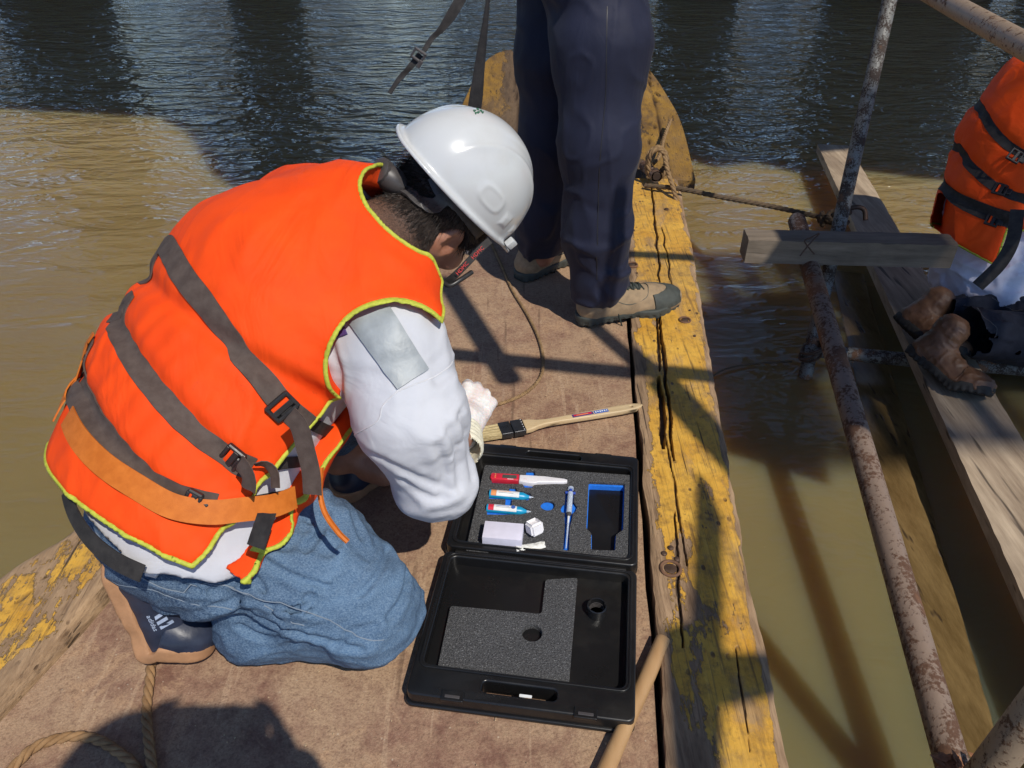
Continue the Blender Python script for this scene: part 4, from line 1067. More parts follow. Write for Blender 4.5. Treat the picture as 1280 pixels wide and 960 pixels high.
JCR = creases(jeans_base, [[(292,762),(345,780),(400,798),(452,812)], [(262,738),(320,752),(384,764)], [(296,700),(325,730),(345,766)], [(428,604),(440,640),(452,672)], [(484,688),(474,716),(452,742)], [(508,716),(503,746),(486,772)],
    [(330,700),(370,722),(410,734)], [(408,640),(400,668),(380,690)], [(352,770),(372,758),(388,742)], [(420,806),(440,790),(470,782)], [(150,700),(200,726),(250,738)], [(300,782),(330,796),(362,800)]])
def jeans(p): return groove(p, jeans_base(p), JCR, .0048, .0075, .0036)
lo3, hi3 = auto_lo_hi([J[k] for k in ('hR','hL','kR','kL','aR','aL','pel')], .16); lo3[2] = -.03
V, Q = nets(jeans, lo3, hi3, .0052); me = mesh_np('jeans', V, Q); me.shade_smooth()
cV = V[:, None, :]; kd = np.minimum(np.linalg.norm(V-A3(W(420,700,1.1)), axis=1), np.linalg.norm(V-A3(J['kR']), axis=1)); fd = np.clip(1-kd/.28, 0, 1); fd = np.clip(fd+.35*fold(V, (10, 15, 12), 11, 3)-.1, 0, 1)
set_attr(me, 'fade', fd); jn = link('jeans', me, M['denim'], kn)
for q in ([(107,650),(130,690),(170,718),(215,738),(262,728)], [(128,706),(180,736),(230,752),(290,762)], [(262,724),(300,740),(340,762),(380,782)], [(255,716),(300,690),(345,655)], [(262,722),(306,696),(352,662)], [(262,730),(320,748),(380,764),(440,790),(480,800)]):
    seam(jeans, q, .0009, M['thread'], jn)
for q in ((265,721),):
    h_ = hit(jeans, *q); n_ = Vector(grad(jeans, [tuple(h_)])[0]); tube('rivet', [h_-n_*.002, h_+n_*.003], .005, M['thread_orange'], jn, n=10)
drape('back_label', jeans, [(184,713),(199,716),(197,721),(183,719)], M['stitch'], jn, 4, 3, off=.002)
# belt / dark waistband showing below the shirt
def wband(p):
    d = torso(p, .004, 1.2); s = sdot(p, cW, mW); d = smax(d, np.abs(s+.004)-.016, .003); return smax(d, -(torso(p, -.006, 1.2)), .002)
0 and sdf_obj('belt', wband, lo3-.05, hi3+.05, .005, M['web2'], kn)
# straps on the vest
def strap(fn, pix, width, mat, parent, name='strap', off=.0015, thick=.0022, **k):
    H = catmull(hits(fn, pix), 8); return slab_obj(name, strap_geo(fn, H, width, off, thick, **k), mat, parent)
def buckle(fn, px, ang, parent, mat, L=.034, wd=.036, red=True):
    h_ = hit(fn, *px); n_ = Vector(grad(fn, [tuple(h_)])[0])
    a = ray(px[0]+math.cos(ang)*6, px[1]+math.sin(ang)*6); b = ray(*px); t = (a-b); t = (t-n_*t.dot(n_)).normalized(); s = n_.cross(t)
    Rm = Matrix((t, s, n_)).transposed(); c = h_+n_*.006
    bm = bmesh.new()
    for dx, dy, sx, sy in ((0, wd*.5, L, .006), (0, -wd*.5, L, .006), (L*.42, 0, .006, wd), (-L*.42, 0, .006, wd), (L*.05, 0, .010, wd)):
        box_bm(bm, c+Rm@Vector((dx, dy, 0)), (sx, sy, .009), Rm, .0018, 1)
    box_bm(bm, c+Rm@Vector((L*.55, 0, -.001)), (.022, wd*.55, .008), Rm, .002, 1)
    o = link('buckle', bm_mesh('buckle', bm), mat, parent); o.data.shade_smooth(); auto_smooth(o.data)
    if red: box('buckle_insert', c+Rm@Vector((-L*.17, 0, .001)), (.006, wd*.8, .005), M['orange'], o, Rm, .001)
    return c, Rm
def ext(q, k=0):  # carry a strap on round the silhouette
    return q
for i, q in enumerate(st_px):
    c, m, t = ST[i]; H = hits(vest_full, q)
    # continue behind the back: walk along the strap plane
    back = []; p0 = H[0]; dr = (H[0]-H[1]).normalized()
    for k in range(14):
        n_ = Vector(grad(vest_full, [tuple(p0)])[0]); dr = (dr-n_*dr.dot(n_)); dr = (dr-m*dr.dot(m)).normalized(); p0 = p0+dr*.025; p0 = p0-m*(p0-c).dot(m); p0 = Vector(snap(vest_full, [tuple(p0)], .0)[0]); back.append(p0)
    pts = catmull(back[::-1]+H, 6)
    s_ = slab_obj('strap', strap_geo(vest_full, pts, (.036, .037, .030)[i], .0012, .0022, m=5), M['web'], vo)
    bp = ((352,507), (291,571), (243,624))[i]; bk = buckle(vest_full, bp, math.atan2(q[-1][1]-q[-3][1], q[-1][0]-q[-3][0]), vo, M['buckle'], L=.030 if i < 2 else .022, wd=.036 if i < 2 else .026)
# free hanging tails
def ribbon(name, pix, width, mat, parent, side=None, n=10, thick=.0016, taper=None):
    pts = resample(catmull([W(*q) for q in pix], n), .006); T = []
    P_ = np.array([tuple(p) for p in pts]); t = np.gradient(P_, axis=0); t /= np.linalg.norm(t, axis=1, keepdims=True)
    sd0 = np.array(tuple(side if side is not None else Vector((1, -.1, .1))), float)
    S_ = np.tile(sd0, (len(pts), 1)); S_ -= t*(S_*t).sum(1, keepdims=True); S_ /= np.linalg.norm(S_, axis=1, keepdims=True)
    wv = np.full(len(pts), width) if taper is None else np.interp(np.linspace(0, 1, len(pts)), [a for a, b in taper], [b for a, b in taper])
    N_ = np.cross(t, S_); G = np.stack([P_+S_*(wv*(j/3-.5))[:, None]+N_*(.0012*math.sin(j*2.1)) for j in range(4)], 1)
    return slab_obj(name, slab(G+N_[:, None]*thick, G), mat, parent)
ribbon('strap_tail', [(362,518,1.06), (374,532,1.06), (382,560,1.065), (389,590,1.07), (391,618,1.075)], .030, M['web'], vo, side=Vector((.9,-.2,.35)))
ribbon('strap_tail', [(300,578,1.055), (308,588,1.05), (312,600,1.05), (311,612,1.055)], .026, M['web'], vo, side=Vector((.8,-.3,.5)))
ribbon('strap_tail', [(318,580,1.09), (332,580,1.09), (343,590,1.09), (345,610,1.09)], .018, M['web'], vo, side=Vector((.8,-.3,.5)))
strap(lambda p: vest_raw(p, -.028), [(350,516),(368,522),(385,527),(412,538)], .020, M['web2'], vo)
strap(lambda p: vest_raw(p, -.03), [(305,582),(335,582),(360,578),(405,572)], .018, M['web2'], vo)
strap(lambda p: vest_raw(p, -.03), [(258,630),(290,630),(330,622),(372,612)], .012, M['web2'], vo)
# orange waist webbing
og = lambda p: vest_full(p)-.004
strap(og, [(72,430),(66,465),(62,500),(75,514)], .036, M['web_orange'], vo, 'orange_strap')
strap(lambda p: vest_raw(p, .004), [(86,520),(100,548),(130,580),(170,607),(215,632),(262,640),(300,637),(340,632),(368,621)], .034, M['web_orange'], vo, 'orange_strap', m=6)
ribbon('orange_cord', [(402,585,1.12),(400,612,1.10),(406,640,1.09),(422,664,1.08),(435,677,1.08)], .008, M['web_orange'], vo, side=Vector((1,0,.3)))
ribbon('crotch_strap', [(334,642,1.05),(328,660,1.04),(320,684,1.035)], .030, M['web2'], vo, side=Vector((.9,-.3,.2)))
strap(lambda p: smin(torso(p, .038, 1.22), jeans_base(p)-.004, .05), [(86,614),(95,643),(114,672),(142,697),(180,716)], .026, M['web2'], vo, 'crotch_strap', off=.003)
drape('piping_corner', lambda p: vest_raw(p, -.01), [(316,683),(330,684),(331,692),(312,688)], M['piping'], vo, 4, 4, off=.002)
SPLIT = 1
# shoes
H1 = W(132,692,1.23); B1 = W(192,808,1.30)
r_up = nz((.80, .02, .45))
Mx, upf, oo = shoe('shoe', H1, B1, r_up, kn, M['navy_shoe'], M['gum'], L=.285, toe_bend=R(62), mirror=1, sole_h=.030, tread=False)
oo[0].name = 'shoe'; oo[1].name = 'shoe_sole'
SHOE_M = Mx; SHOE_O = oo
_, _, oo2 = shoe('shoe', P(418,628,.0), P(475,590,.0), (0,0,1), kn, M['navy_shoe'], M['gum'], L=.285, mirror=-1, sole_h=.030, tread=False)
# ---------------------------------------------------------------- helmet, hair, straps on the head of the kneeling worker
hF, hU, hR_ = J['F'], J['U'], J['Rt']; hC = J['hed']
AX = A3([tuple(hR_), tuple(hF), tuple(hU)])
# helmet frame tipped back a little relative to the head
def to_h(p): return (p-A3(HC))@HAX.T
tip = R(-4); HU = (hU*math.cos(tip)+hF*math.sin(tip)).normalized(); HF = (hF*math.cos(tip)-hU*math.sin(tip)).normalized(); HR = hR_
HC = hC+HU*.081-HF*.021; HAX = A3([tuple(HR), tuple(HF), tuple(HU)])
def hlocal(v): return HC+HR*v[0]+HF*v[1]+HU*v[2]
def hel(p):
    q = to_h(p)/1.045; x, y, z = q[:,0], q[:,1], q[:,2]; ax_ = np.abs(x)
    dome = ell(q, (0, 0, 0.0), (.110, .142, .128))
    up_ = np.clip((z-.02)/.05, 0, 1)*np.clip((.125-np.abs(y))/.03, 0, 1)
    bmp = .0022*up_/(1+np.exp((ax_-.030)/.0022))+.0022*up_*np.exp(-((ax_-.058)/.0055)**2)
    pm = (((np.abs(y+.030)/.026)**3+(np.abs(z-.036)/.014)**3)**(1/3)-1)*.014; bmp = bmp+(ax_ > .05)*(.0013*np.exp(-(np.abs(pm)/.0032)**2)+.0008/(1+np.exp(np.clip(pm/.002, -30, 30))))
    ps = np.maximum(np.abs(y-.030)-.011, np.abs(z-.026)-.010); bmp = bmp+(ax_ > .05)*.003/(1+np.exp(np.clip(ps/.0016, -30, 30)))
    ps = np.maximum(np.abs(y-.075)-.010, np.abs(z-.020)-.007); bmp = bmp+(ax_ > .03)*.003/(1+np.exp(np.clip(ps/.0016, -30, 30)))
    ridge = dome-bmp
    brimr = ell(q*[1,1,0], (0, .0, 0), (.115, .156, 1)); pk = ell(q*[1,1,0], (0, .045, 0), (.088, .148, 1)); br_ = smin(brimr, pk, .02)
    zc = z+.010-.25*np.clip(y-.08, 0, 1)*-.4-.05*ax_
    brim = smax(br_, np.abs(zc+.004)-.0030, .002)
    out = smin(smax(ridge, -(z+.006), .004), brim, .010)
    inner = ell(q, (0, 0, -.001), (.100, .132, .118))
    return smax(out, -smax(inner, -(z+.05), .002), .0015)
lo, hi = auto_lo_hi([HC], .22)
ho = sdf_obj('hard_hat', hel, lo, hi, .0030, M['helmet'], kn)
# small clip at the brim and faint green print
cl = hlocal((.100, .100, .003)); Rh = Matrix((HR, HF, HU)).transposed()
box('brim_clip', cl, (.014, .016, .018), M['helmet'], ho, Rh, .003)
gp = hits(hel, [(594,139), (598,137), (602,139), (599,141), (596,142), (604,141)])
for g_ in gp:
    n_ = Vector(grad(hel, [tuple(g_)])[0]); a, b = frame(n_)
    tube('green_print', [g_+a*.004+n_*.0006, g_+b*.003+n_*.0006, g_-a*.003+n_*.0006], .0011, M['helmet_in'], ho, n=5)
# hair cap and strands
def hairline(q):    # q in head frame; > 0 = hair grows here
    side = np.abs(q[:,0])
    back = .055-q[:,1]
    z = q[:,2]
    lim = np.interp(q[:,1], [-.06, -.034, -.016, .01, .03, .1], [-.25, -.16, -.05, .0, .01, .03])
    return np.minimum(z-lim, back)
HD = lambda p: head_sdf(p, hC, hF, hU, hR_, ears=False)
def haircap(p):
    q = (p-A3(hC))@AX.T; th = .0035+.012*np.clip((q[:,2]+.01)/.05, 0, 1)*(q[:,1] < .09)
    d = HD(p)-th; ear = ell(np.concatenate([np.abs(q[:,0:1]), q[:,1:]], 1), (.078, -.010, -.002), (.026, .030, .043))
    nk = S['body'](p)-.0032; d = np.minimum(d, nk)
    return smax(smax(d, -hairline(q), .006), -ear, .004)-.0008*vnoise(p, 260, 4)
lo, hi = auto_lo_hi([hC, J['nck']], .13)
hm = NT('scalp_hair'); v = hm.map(); n = hm.noise(v, 380, 3, .8)
fd_ = hm.attr('fade'); hm.set(Base_Color=hm.mix(fd_, hm.mix(hm.ramp(n, [(.35, 0.), (.65, 1.)]), (.012, .009, .008), (.05, .033, .026)), hm.mix(hm.ramp(n, [(.35, 0.), (.65, 1.)]), (.055, .032, .022), (.25, .13, .085))), Roughness=.6); hm.bump(n, .8, .002)
V, Q = nets(haircap, lo, hi, .0038); me = mesh_np('hair', V, Q); me.shade_smooth(); qh = (V-A3(hC))@AX.T; set_attr(me, 'fade', np.clip((-.005-qh[:,2])/.05, 0, 1)); hc_o = link('hair', me, hm.m, kn)
# strands, thicker and longer above, cropped at the sides and nape
lo, hi = auto_lo_hi([hC], .17)
rng = np.random.default_rng(5); Nn = 21000
dirs = rng.normal(size=(Nn, 3)).astype(np.float32); dirs /= np.linalg.norm(dirs, axis=1, keepdims=True)
p0 = A3(hC)+dirs*.11; HDn = lambda p: smin(HD(p), rc(p, J['nck'], hC, .0605, .062), .01); p0b = A3(J['nck']*.6+hC*.4)+dirs[::2]*.095; p0 = np.concatenate([p0, p0b]).astype(np.float32); p0 = snap(S['body'], p0, .002, 3); q = (p0-A3(hC))@AX.T
hb_ = hits(hel, [(500,200)])
keep = (hairline(q) > .002) & (hel(p0.astype(np.float32)) > .004) & ~((np.abs(q[:,0]) > .05) & ((((q[:,1]+.010)/.031)**2+((q[:,2]+.002)/.046)**2) < 1)) 
keep &= ((p0-A3(HC))@HAX.T)[:, 2] < .02
p0 = p0[keep]; q = q[keep]; n0 = grad(HD, p0); n0 = n0+rng.normal(size=n0.shape)*.30-A3(hF)*.30-A3(hU)*.35; n0 /= np.linalg.norm(n0, axis=1, keepdims=True)
ln = (.006+.016*np.clip((q[:,2]+.035)/.05, 0, 1))*(rng.random(len(p0))*.6+.7)
keep_ = None
sd = np.cross(n0, rng.normal(size=n0.shape)); sd /= np.linalg.norm(sd, axis=1, keepdims=True); wd_ = .00045
mid = p0+n0*(ln*.55)[:, None]; tip_ = p0+n0*ln[:, None]+rng.normal(size=n0.shape)*.0022-A3(hU)*(ln*.25)[:, None]
Vs = np.stack([p0-sd*wd_, p0+sd*wd_, mid+sd*wd_*.8, mid-sd*wd_*.8, tip_+sd*wd_*.3, tip_-sd*wd_*.3], 1).reshape(-1, 3); i0 = np.arange(len(p0))*6
Fs = np.concatenate([np.stack([i0, i0+1, i0+2, i0+3], 1), np.stack([i0+3, i0+2, i0+4, i0+5], 1)])
hs_ = link('hair_strands', mesh_np('hair_strands', Vs, Fs), M['hair'], hc_o); hs_['kind'] = 'stuff'
# suspension band round the nape with its ratchet knob
def hd(v): return hC+hR_*v[0]+hF*v[1]+hU*v[2]
kb = W(474,214,1.33)
hairfn = lambda p: np.minimum(haircap(p), HD(p))
bandpx = [(468,210),(487,228),(508,242),(527,252),(545,255),(560,246),(578,262),(598,290)]
Hs = catmull(hits(hairfn, bandpx[1:]), 8)
slab_obj('nape_strap', strap_geo(hairfn, Hs, .026, .006, .004, m=5, step=.006), M['susp'], ho)
H2 = catmull(hits(hairfn, [(540,236),(556,232),(572,240),(586,262)]), 8)
slab_obj('headband', strap_geo(hairfn, H2, .030, .008, .003, m=4, step=.006), M['susp'], ho)
a_ = hit(hairfn, 506, 236)+nz((0,-.9,.4))*.010; b_ = W(478,216,(a_-Vector((0,0,CAMH))).dot(Vector((0,_cp,-_sp)))-.012)
ax1 = (b_-a_).normalized()
bm = bmesh.new()
hsg = tube('ratchet_housing', [a_, a_.lerp(b_, .35), a_.lerp(b_, .75), b_], [.014, .022, .0235, .020], M['susp'], ho, n=24)
kc = b_; kax = nz(ax1*.75+Vector((.0, -.55, .25)))
tube('ratchet_knob', [kc-kax*.004, kc+kax*.010, kc+kax*.012, kc+kax*.013], [.024, .024, .021, .012], M['susp'], ho, n=28, twist=lambda i, an: 1+.025*math.cos(an*14))
# wide glasses strap with red letters, running from behind the ear to the brow
sd_ = Vector((.68, -.43, -.59))
gl = ribbon('glasses_strap', [(612,301,1.372),(600,312,1.362),(584,329,1.358),(568,345,1.364),(556,354,1.38)], .0125, M['web2'], kn, side=sd_, thick=.002)
tube('glasses_frame', catmull([W(553,352,1.375), W(562,357,1.37), W(575,350,1.375), W(590,340,1.39)], 5), .0045, M['buckle'], gl, n=8)
for k_, (a_x, b_x, zc_) in enumerate((((590,323),(604,309),1.356), ((571,343),(582,331),1.354))):
    A_ = W(*a_x, zc_); B_ = W(*b_x, zc_); t_ = (B_-A_).normalized(); n_ = (Vector((0,0,CAMH))-A_).normalized(); n_ = (n_-t_*n_.dot(t_)).normalized(); s_ = n_.cross(t_)
    Mt = Matrix(((t_.x, s_.x, n_.x, 0), (t_.y, s_.y, n_.y, 0), (t_.z, s_.z, n_.z, 0), (0,0,0,1))); Mt.translation = A_-s_*.003
    text_mesh('red_lettering', 'HDMC', .0095, M['red_print'], gl, Mt, .0003)
# eyes
for s in (-1, 1):
    c_ = hd((s*.031, .083, .010)); bm = bmesh.new(); bmesh.ops.create_uvsphere(bm, u_segments=14, v_segments=10, radius=.0125); bmesh.ops.translate(bm, verts=bm.verts, vec=c_); o = link('eye', bm_mesh('eye', bm), M['white'], kn, True)
# ---------------------------------------------------------------- glove
GC = J['handR']
def glove(p):
    d = caps_sdf(p, [(a, b, ra+.0022, rb+.0020) for a, b, ra, rb in GC], .0045)
    w0 = J['wR']; d = smin(d, rc(p, w0-(GC[0][1]-w0).normalized()*.015, w0+(GC[1][1]-w0)*.25, .029, .031), .014)
    return d-.0011*fold(p, (60, 60, 60), 5, 2)-.0006*vnoise(p, 180, 3)
lo, hi = auto_lo_hi([c[1] for c in GC]+[J['wR']], .05)
gv = sdf_obj('glove', glove, lo, hi, .0021, M['glove'], kn)
J_el = W(574,590,1.42); wdir = (J['wR']-J_el).normalized()
def cuff(p):
    al = (p-A3(J['wR']))@A3(wdir); d = rc(p, J['wR']-wdir*.055, J['wR']+wdir*.004, .041, .0335)-.0015*np.sin(al*480)
    return smax(d, -rc(p, J['wR']-wdir*.075, J['wR']+wdir*.03, .036, .0285), .002)
sdf_obj('glove_cuff', cuff, lo-.05, hi+.03, .003, M['glove_cuff'], gv)
# shoe trim: three slanted bars and word mark, seam line
Mx = SHOE_M; so = SHOE_O[0]
def shoe_local(x, y, z): return Mx @ Vector((x, y, z))
# ======================= standing worker (legs in view)
K = dict(pel=Vector((.17, 2.05, .96)), wai=Vector((.17, 2.03, 1.07)), mid=Vector((.17, 2.0, 1.18)), che=Vector((.17, 2.0, 1.32)), uch=Vector((.17, 2.01, 1.42)), nck=Vector((.18, 2.0, 1.50)),
         rw=[.150, .138, .148, .160, .12], front=nz((1, -.25, 0)))
K['hR'] = W(742,-60,1.82); K['kR'] = W(748,180,1.95); K['aR'] = W(750,365,2.16); K['fR'] = Vector((.38, 1.95, .05))
K['hL'] = W(702,-50,1.97); K['kL'] = W(690,180,2.17); K['aL'] = W(676,318,2.40); K['fL'] = Vector((.17, 2.34, .05))
K['sR'] = Vector((.16, 1.83, 1.40)); K['sL'] = Vector((.18, 2.19, 1.40)); K['eR'] = Vector((.20, 1.77, 1.16)); K['eL'] = Vector((.24, 2.25, 1.16)); K['wR'] = Vector((.40, 1.86, 1.20)); K['wL'] = Vector((.42, 2.12, 1.22))
K['F'], K['U'], K['Rt'] = headframe((.85, -.1, -.45), (.2, 0, .95)); K['hed'] = Vector((.235, 1.995, 1.60))
K['handR'] = hand_caps(K['wR'], (.8, .4, .1), (0, -.4, .9), (0, .3, 1), .5); K['handL'] = hand_caps(K['wL'], (.8, -.4, .1), (0, .4, .9), (0, -.3, 1), .5)
st, S2 = person('standing worker in navy trousers and tan hiking shoes, one foot on the yellow gunwale', K, hb=.013, base=Vector((.2, 2.0, 0)))
def trousers(p):
    r_ = chain(p, [W(742,-40,1.83), W(752,60,1.86), W(748,180,1.95), W(746,290,2.07), W(748,352,2.15)], [.122, .110, .092, .080, .076], .05, (0,1,0), 1.1)
    l_ = chain(p, [W(700,-30,1.98), W(692,70,2.05), W(690,180,2.17), W(682,270,2.32), W(676,300,2.37)], [.105, .095, .085, .078, .074], .05, (0,1,0), 1.1)
    d = smin(r_, l_, .03); d = smin(d, rc(p, K['pel'], K['wai'], .155, .15), .06); d = smax(d, p[:,2]-1.02, .01)
    d = smax(d, -sdot(p, W(750,385,2.16), nz((0,-.1,1))), .006)
    zf = np.clip(1.2-p[:,2]*2.2, .25, 1)
    d = d-.012*fold(p, (7, 7, 9), 21, 3)*zf-.006*fold(p, (14, 14, 13), 22, 4)*np.clip(zf, .5, 1)
    cr = p[:,0]-.245-.02*np.sin(p[:,2]*7); d = d-.003*np.exp(-(cr/.006)**2)*(p[:,1] < 2.02)
    return d
lo, hi = auto_lo_hi([K['hR'], K['aR'], K['aL'], K['hL']], .20); hi[2] = 1.06
tr = sdf_obj('trousers', trousers, lo, hi, .0062, M['navy'], st)
seam(trousers, [(759,8),(758,60),(757,120),(750,200),(747,280),(746,350)], .0011, M['buckle'], tr)
def jacket(p):
    d = S2['torso'](p, .03, 1.15); d = smin(d, S2['shoulders'](p, .03), .05)
    for x in 'RL': d = smin(d, chain(p, [K['s'+x], K['e'+x], K['w'+x]], [.065, .056, .038], .03), .03)
    d = smax(d, -p[:,2]+.94, .01); d = smax(d, -rc(p, K['nck'], K['hed'], .066, .08), .006); return d-.006*fold(p, (9,9,9), 31, 3)
lo, hi = auto_lo_hi([K[k] for k in ('pel','uch','sR','sL','eR','eL','wR','wL')], .17)
sdf_obj('shirt', jacket, lo, hi, .014, M['shirt'], st)
def vest2(p):
    d = S2['torso'](p, .07, 1.1); d = smin(d, S2['shoulders'](p, .05), .05); z = p[:,2]
    d = smax(d, -z+1.0, .02); d = smax(d, z-1.50, .02)
    for x in 'RL': d = smax(d, -rc(p, K['s'+x], K['e'+x]+(K['s'+x]-K['uch']), .09, .1), .01)
    return smax(d, -rc(p, K['nck'], K['hed'], .085, .11), .01)+.01*np.exp(-((z-1.15)/.02)**2)+.01*np.exp(-((z-1.3)/.02)**2)
v2 = sdf_obj('life_vest', vest2, lo, hi, .013, M['orange'], st)
def hat2(p):
    ax = A3([tuple(K['Rt']), tuple(K['F']), tuple(K['U'])]); q = (p-A3(K['hed']+K['U']*.04))@ax.T
    d = smax(ell(q, (0,0,0), (.118,.142,.125)), -(q[:,2]+.004), .004); d = smin(d, smax(ell(q*[1,1,0], (0,.02,0), (.134,.175,1)), np.abs(q[:,2]+.006)-.003, .002), .01)
    return smax(d, -ell(q, (0,0,-.003), (.113,.137,.121)), .002)
lo, hi = auto_lo_hi([K['hed']], .22); sdf_obj('hard_hat', hat2, lo, hi, .008, M['helmet'], st)
# hanging life vest straps of the standing worker
s1 = ribbon('hanging_strap', [(640,-150,1.70),(605,-60,1.72),(575,0,1.75),(555,32,1.77),(540,48,1.78),(530,64,1.785)], .022, M['web2'], st, side=Vector((.8,.2,.4)), taper=[(0,.024),(.75,.024),(.88,.012),(1,.012)])
s2 = ribbon('hanging_strap', [(526,68,1.785),(514,82,1.79),(500,98,1.80),(487,117,1.80)], .014, M['web2'], st, side=Vector((.8,.2,.5)), taper=[(0,.016),(.4,.013),(1,.012)])
bc_ = W(523,69,1.775); Rb = Matrix.Rotation(R(35), 3, 'Y')
bm = bmesh.new()
for dx, dz, sx, sz in ((0,.010,.030,.006),(0,-.010,.030,.006),(.013,0,.005,.024),(-.013,0,.005,.024)): box_bm(bm, bc_+Rb@Vector((dx,0,dz)), (sx,.009,sz), Rb, .0015, 1)
box_bm(bm, bc_+Rb@Vector((.012,-.004,-.014)), (.010,.006,.018), Rb, .001, 1)
o = link('buckle', bm_mesh('buckle', bm), M['susp'], st)
ribbon('hanging_strap', [(625,-160,1.70),(616,-60,1.72),(610,0,1.75),(606,35,1.78),(600,80,1.82),(596,115,1.85),(590,160,1.9)], .03, M['web2'], st, side=Vector((.9,-.35,.1)), taper=[(0,.012),(.3,.010),(.5,.010),(.7,.024),(.85,.034),(1,.036)])
# hiking shoes
_, up1, o1 = shoe('shoe', P(717,404,.004), P(870,374,.022), (0,0,1), st, M['tan_suede'], M['shoe_grey'], L=.336, mirror=-1, sole_h=.030, wide=1.06, h=.0034)
MxR = _
Mx2, up2, o2 = shoe('shoe', P(646,352,.0), P(716,318,.0), (0,0,1), st, M['tan_suede'], M['shoe_grey'], L=.315, mirror=1, sole_h=.030, wide=1.06, h=.0045)
for Mq, pr in ((MxR, o1[0]), (Mx2, o2[0])):
    k = 1.05
    # toe cap, tongue and laces
    def on(x, y, lift=.003):
        z = .12
        for _i in range(60):
            if up1(np.array([[x, y, z]], np.float32))[0] < 0: break
            z -= .0025
        return Mq @ Vector((x, y, z+lift))
    for i in range(5):
        x = .118+i*.0175; 
        for sg in (-1, 1):
            tube('lace', catmull([on(x, sg*.022), on(x+.006, 0, .006), on(x+.014, -sg*.022)], 4), .0023, M['lace'], pr, n=6)
    T = np.array([[tuple(on(.105+.09*a/7, (b/4-.5)*.036, .0012)) for b in range(5)] for a in range(8)]); nrm = np.array(tuple(Mq.to_3x3() @ Vector((0,0,1))))
    slab_obj('tongue', slab(T+nrm*.002, T-nrm*.003), M['shoe_grey'], pr)
    tube('lace', catmull([on(.118,.006,.008), on(.10,.03,.006), on(.125,.042,.004), on(.13,.02,.006)], 5), .0022, M['lace'], pr, n=6)
    tube('lace', catmull([on(.118,-.006,.008), on(.105,-.03,.006), on(.135,-.046,.004), on(.16,-.05,.003)], 5), .0022, M['lace'], pr, n=6)
    # rubber toe guard
    T = []
    for a in range(17):
        an = R(-80+160*a/16); row = []
        for b in range(6):
            zz = .026+b*.0085
            # march inwards to the upper surface
            rr = .10
            c0_ = Vector((.215, 0, zz)); dd_ = Vector((math.cos(an), math.sin(an), 0))
            while rr > .02 and up1(np.array([tuple(c0_+dd_*rr)], np.float32))[0] > .001: rr -= .0015
            row.append(tuple(Mq @ (c0_+dd_*(rr+.002))))
        T.append(row)
    T = np.array(T); cc = T.mean((0, 1)); nn_ = T-np.array(tuple(Mq @ Vector((.2, 0, .03)))); nn_ /= np.linalg.norm(nn_, axis=2, keepdims=True)
    slab_obj('toe_guard', slab(T+nn_*.002, T-nn_*.003), M['shoe_grey'], pr)
    tube('seam', catmull([on(.10, -.036, .001), on(.15, -.043, .001), on(.20, -.040, .001), on(.215, -.02, .001), on(.22, 0, .001), on(.215, .02, .001), on(.2, .038, .001)], 5), .0014, M['shoe_grey'], pr, n=5)
# ======================= second worker on the walkway plank
zc2 = 2.3
Q2 = dict(pel=W(1237,385,2.708), wai=W(1237,335,2.685), mid=W(1259,258,2.641), che=W(1287,180,2.597), uch=W(1311,125,2.573), nck=W(1327,80,2.573),
          rw=[.150, .150, .152, .158, .115], front=nz((.8, .45, -.25)))
Q2['sR'] = W(1395,160,2.406); Q2['sL'] = W(1300,120,2.774); Q2['eR'] = W(1440,260,2.406); Q2['wR'] = W(1500,330,2.518); Q2['eL'] = W(1390,220,2.910); Q2['wL'] = W(1450,290,2.798)
Q2['hR'] = W(1285,405,2.641); Q2['kR'] = W(1415,440,2.597); Q2['aR'] = W(1228,442,2.641)
Q2['hL'] = W(1262,385,2.820); Q2['kL'] = W(1400,410,2.910); Q2['aL'] = W(1215,392,2.820)
Q2['F'], Q2['U'], Q2['Rt'] = headframe((.8, .4, -.5), (.3, .1, .9)); Q2['hed'] = W(1385,30,2.573)
Q2['handR'] = hand_caps(Q2['wR'], (.7, .3, -.3), (0, -.3, .9), (0, 1, .2), .5); Q2['handL'] = hand_caps(Q2['wL'], (.7, .3, -.3), (0, -.3, .9), (0, -1, .2), .5)
q2, S3 = person('second worker with brown boots on the walkway plank at the right edge, orange life vest', Q2, hb=.010, base=P(1260,470,SP))
def shirt3(p):
    d = S3['torso'](p, .022, 1.2); d = smin(d, S3['shoulders'](p, .025), .05)
    for x in 'RL': d = smin(d, chain(p, [Q2['s'+x], Q2['e'+x], Q2['w'+x]], [.065, .056, .038], .03), .03)
    d = smax(d, sdot(p, Q2['pel']*.85+Q2['wai']*.15, (Q2['pel']-Q2['wai']).normalized()), .01); d = smax(d, -rc(p, Q2['nck'], Q2['hed'], .066, .08), .006)
    return d-.009*fold(p, (9,9,16), 41, 3)-.005*fold(p, (20,20,30), 42, 4)
lo, hi = auto_lo_hi([Q2[k] for k in ('pel','uch','sR','sL','eR','eL','wR','wL')], .19)
sdf_obj('shirt', shirt3, lo, hi, .0075, M['shirt_shade'], q2)
vr = lambda p: smin(smin(S3['torso'](p, .062, 1.1), S3['shoulders'](p, .07), .06), rc(p, Q2['uch'], Q2['nck'], .11, .09), .05)
st3 = [[(1228,138),(1240,160),(1258,180),(1282,196)], [(1201,186),(1212,206),(1235,228),(1262,243),(1285,250)], [(1180,228),(1190,246),(1215,262),(1245,274),(1275,284)]]
ST3 = [plane_thru(vr, q) for q in st3]
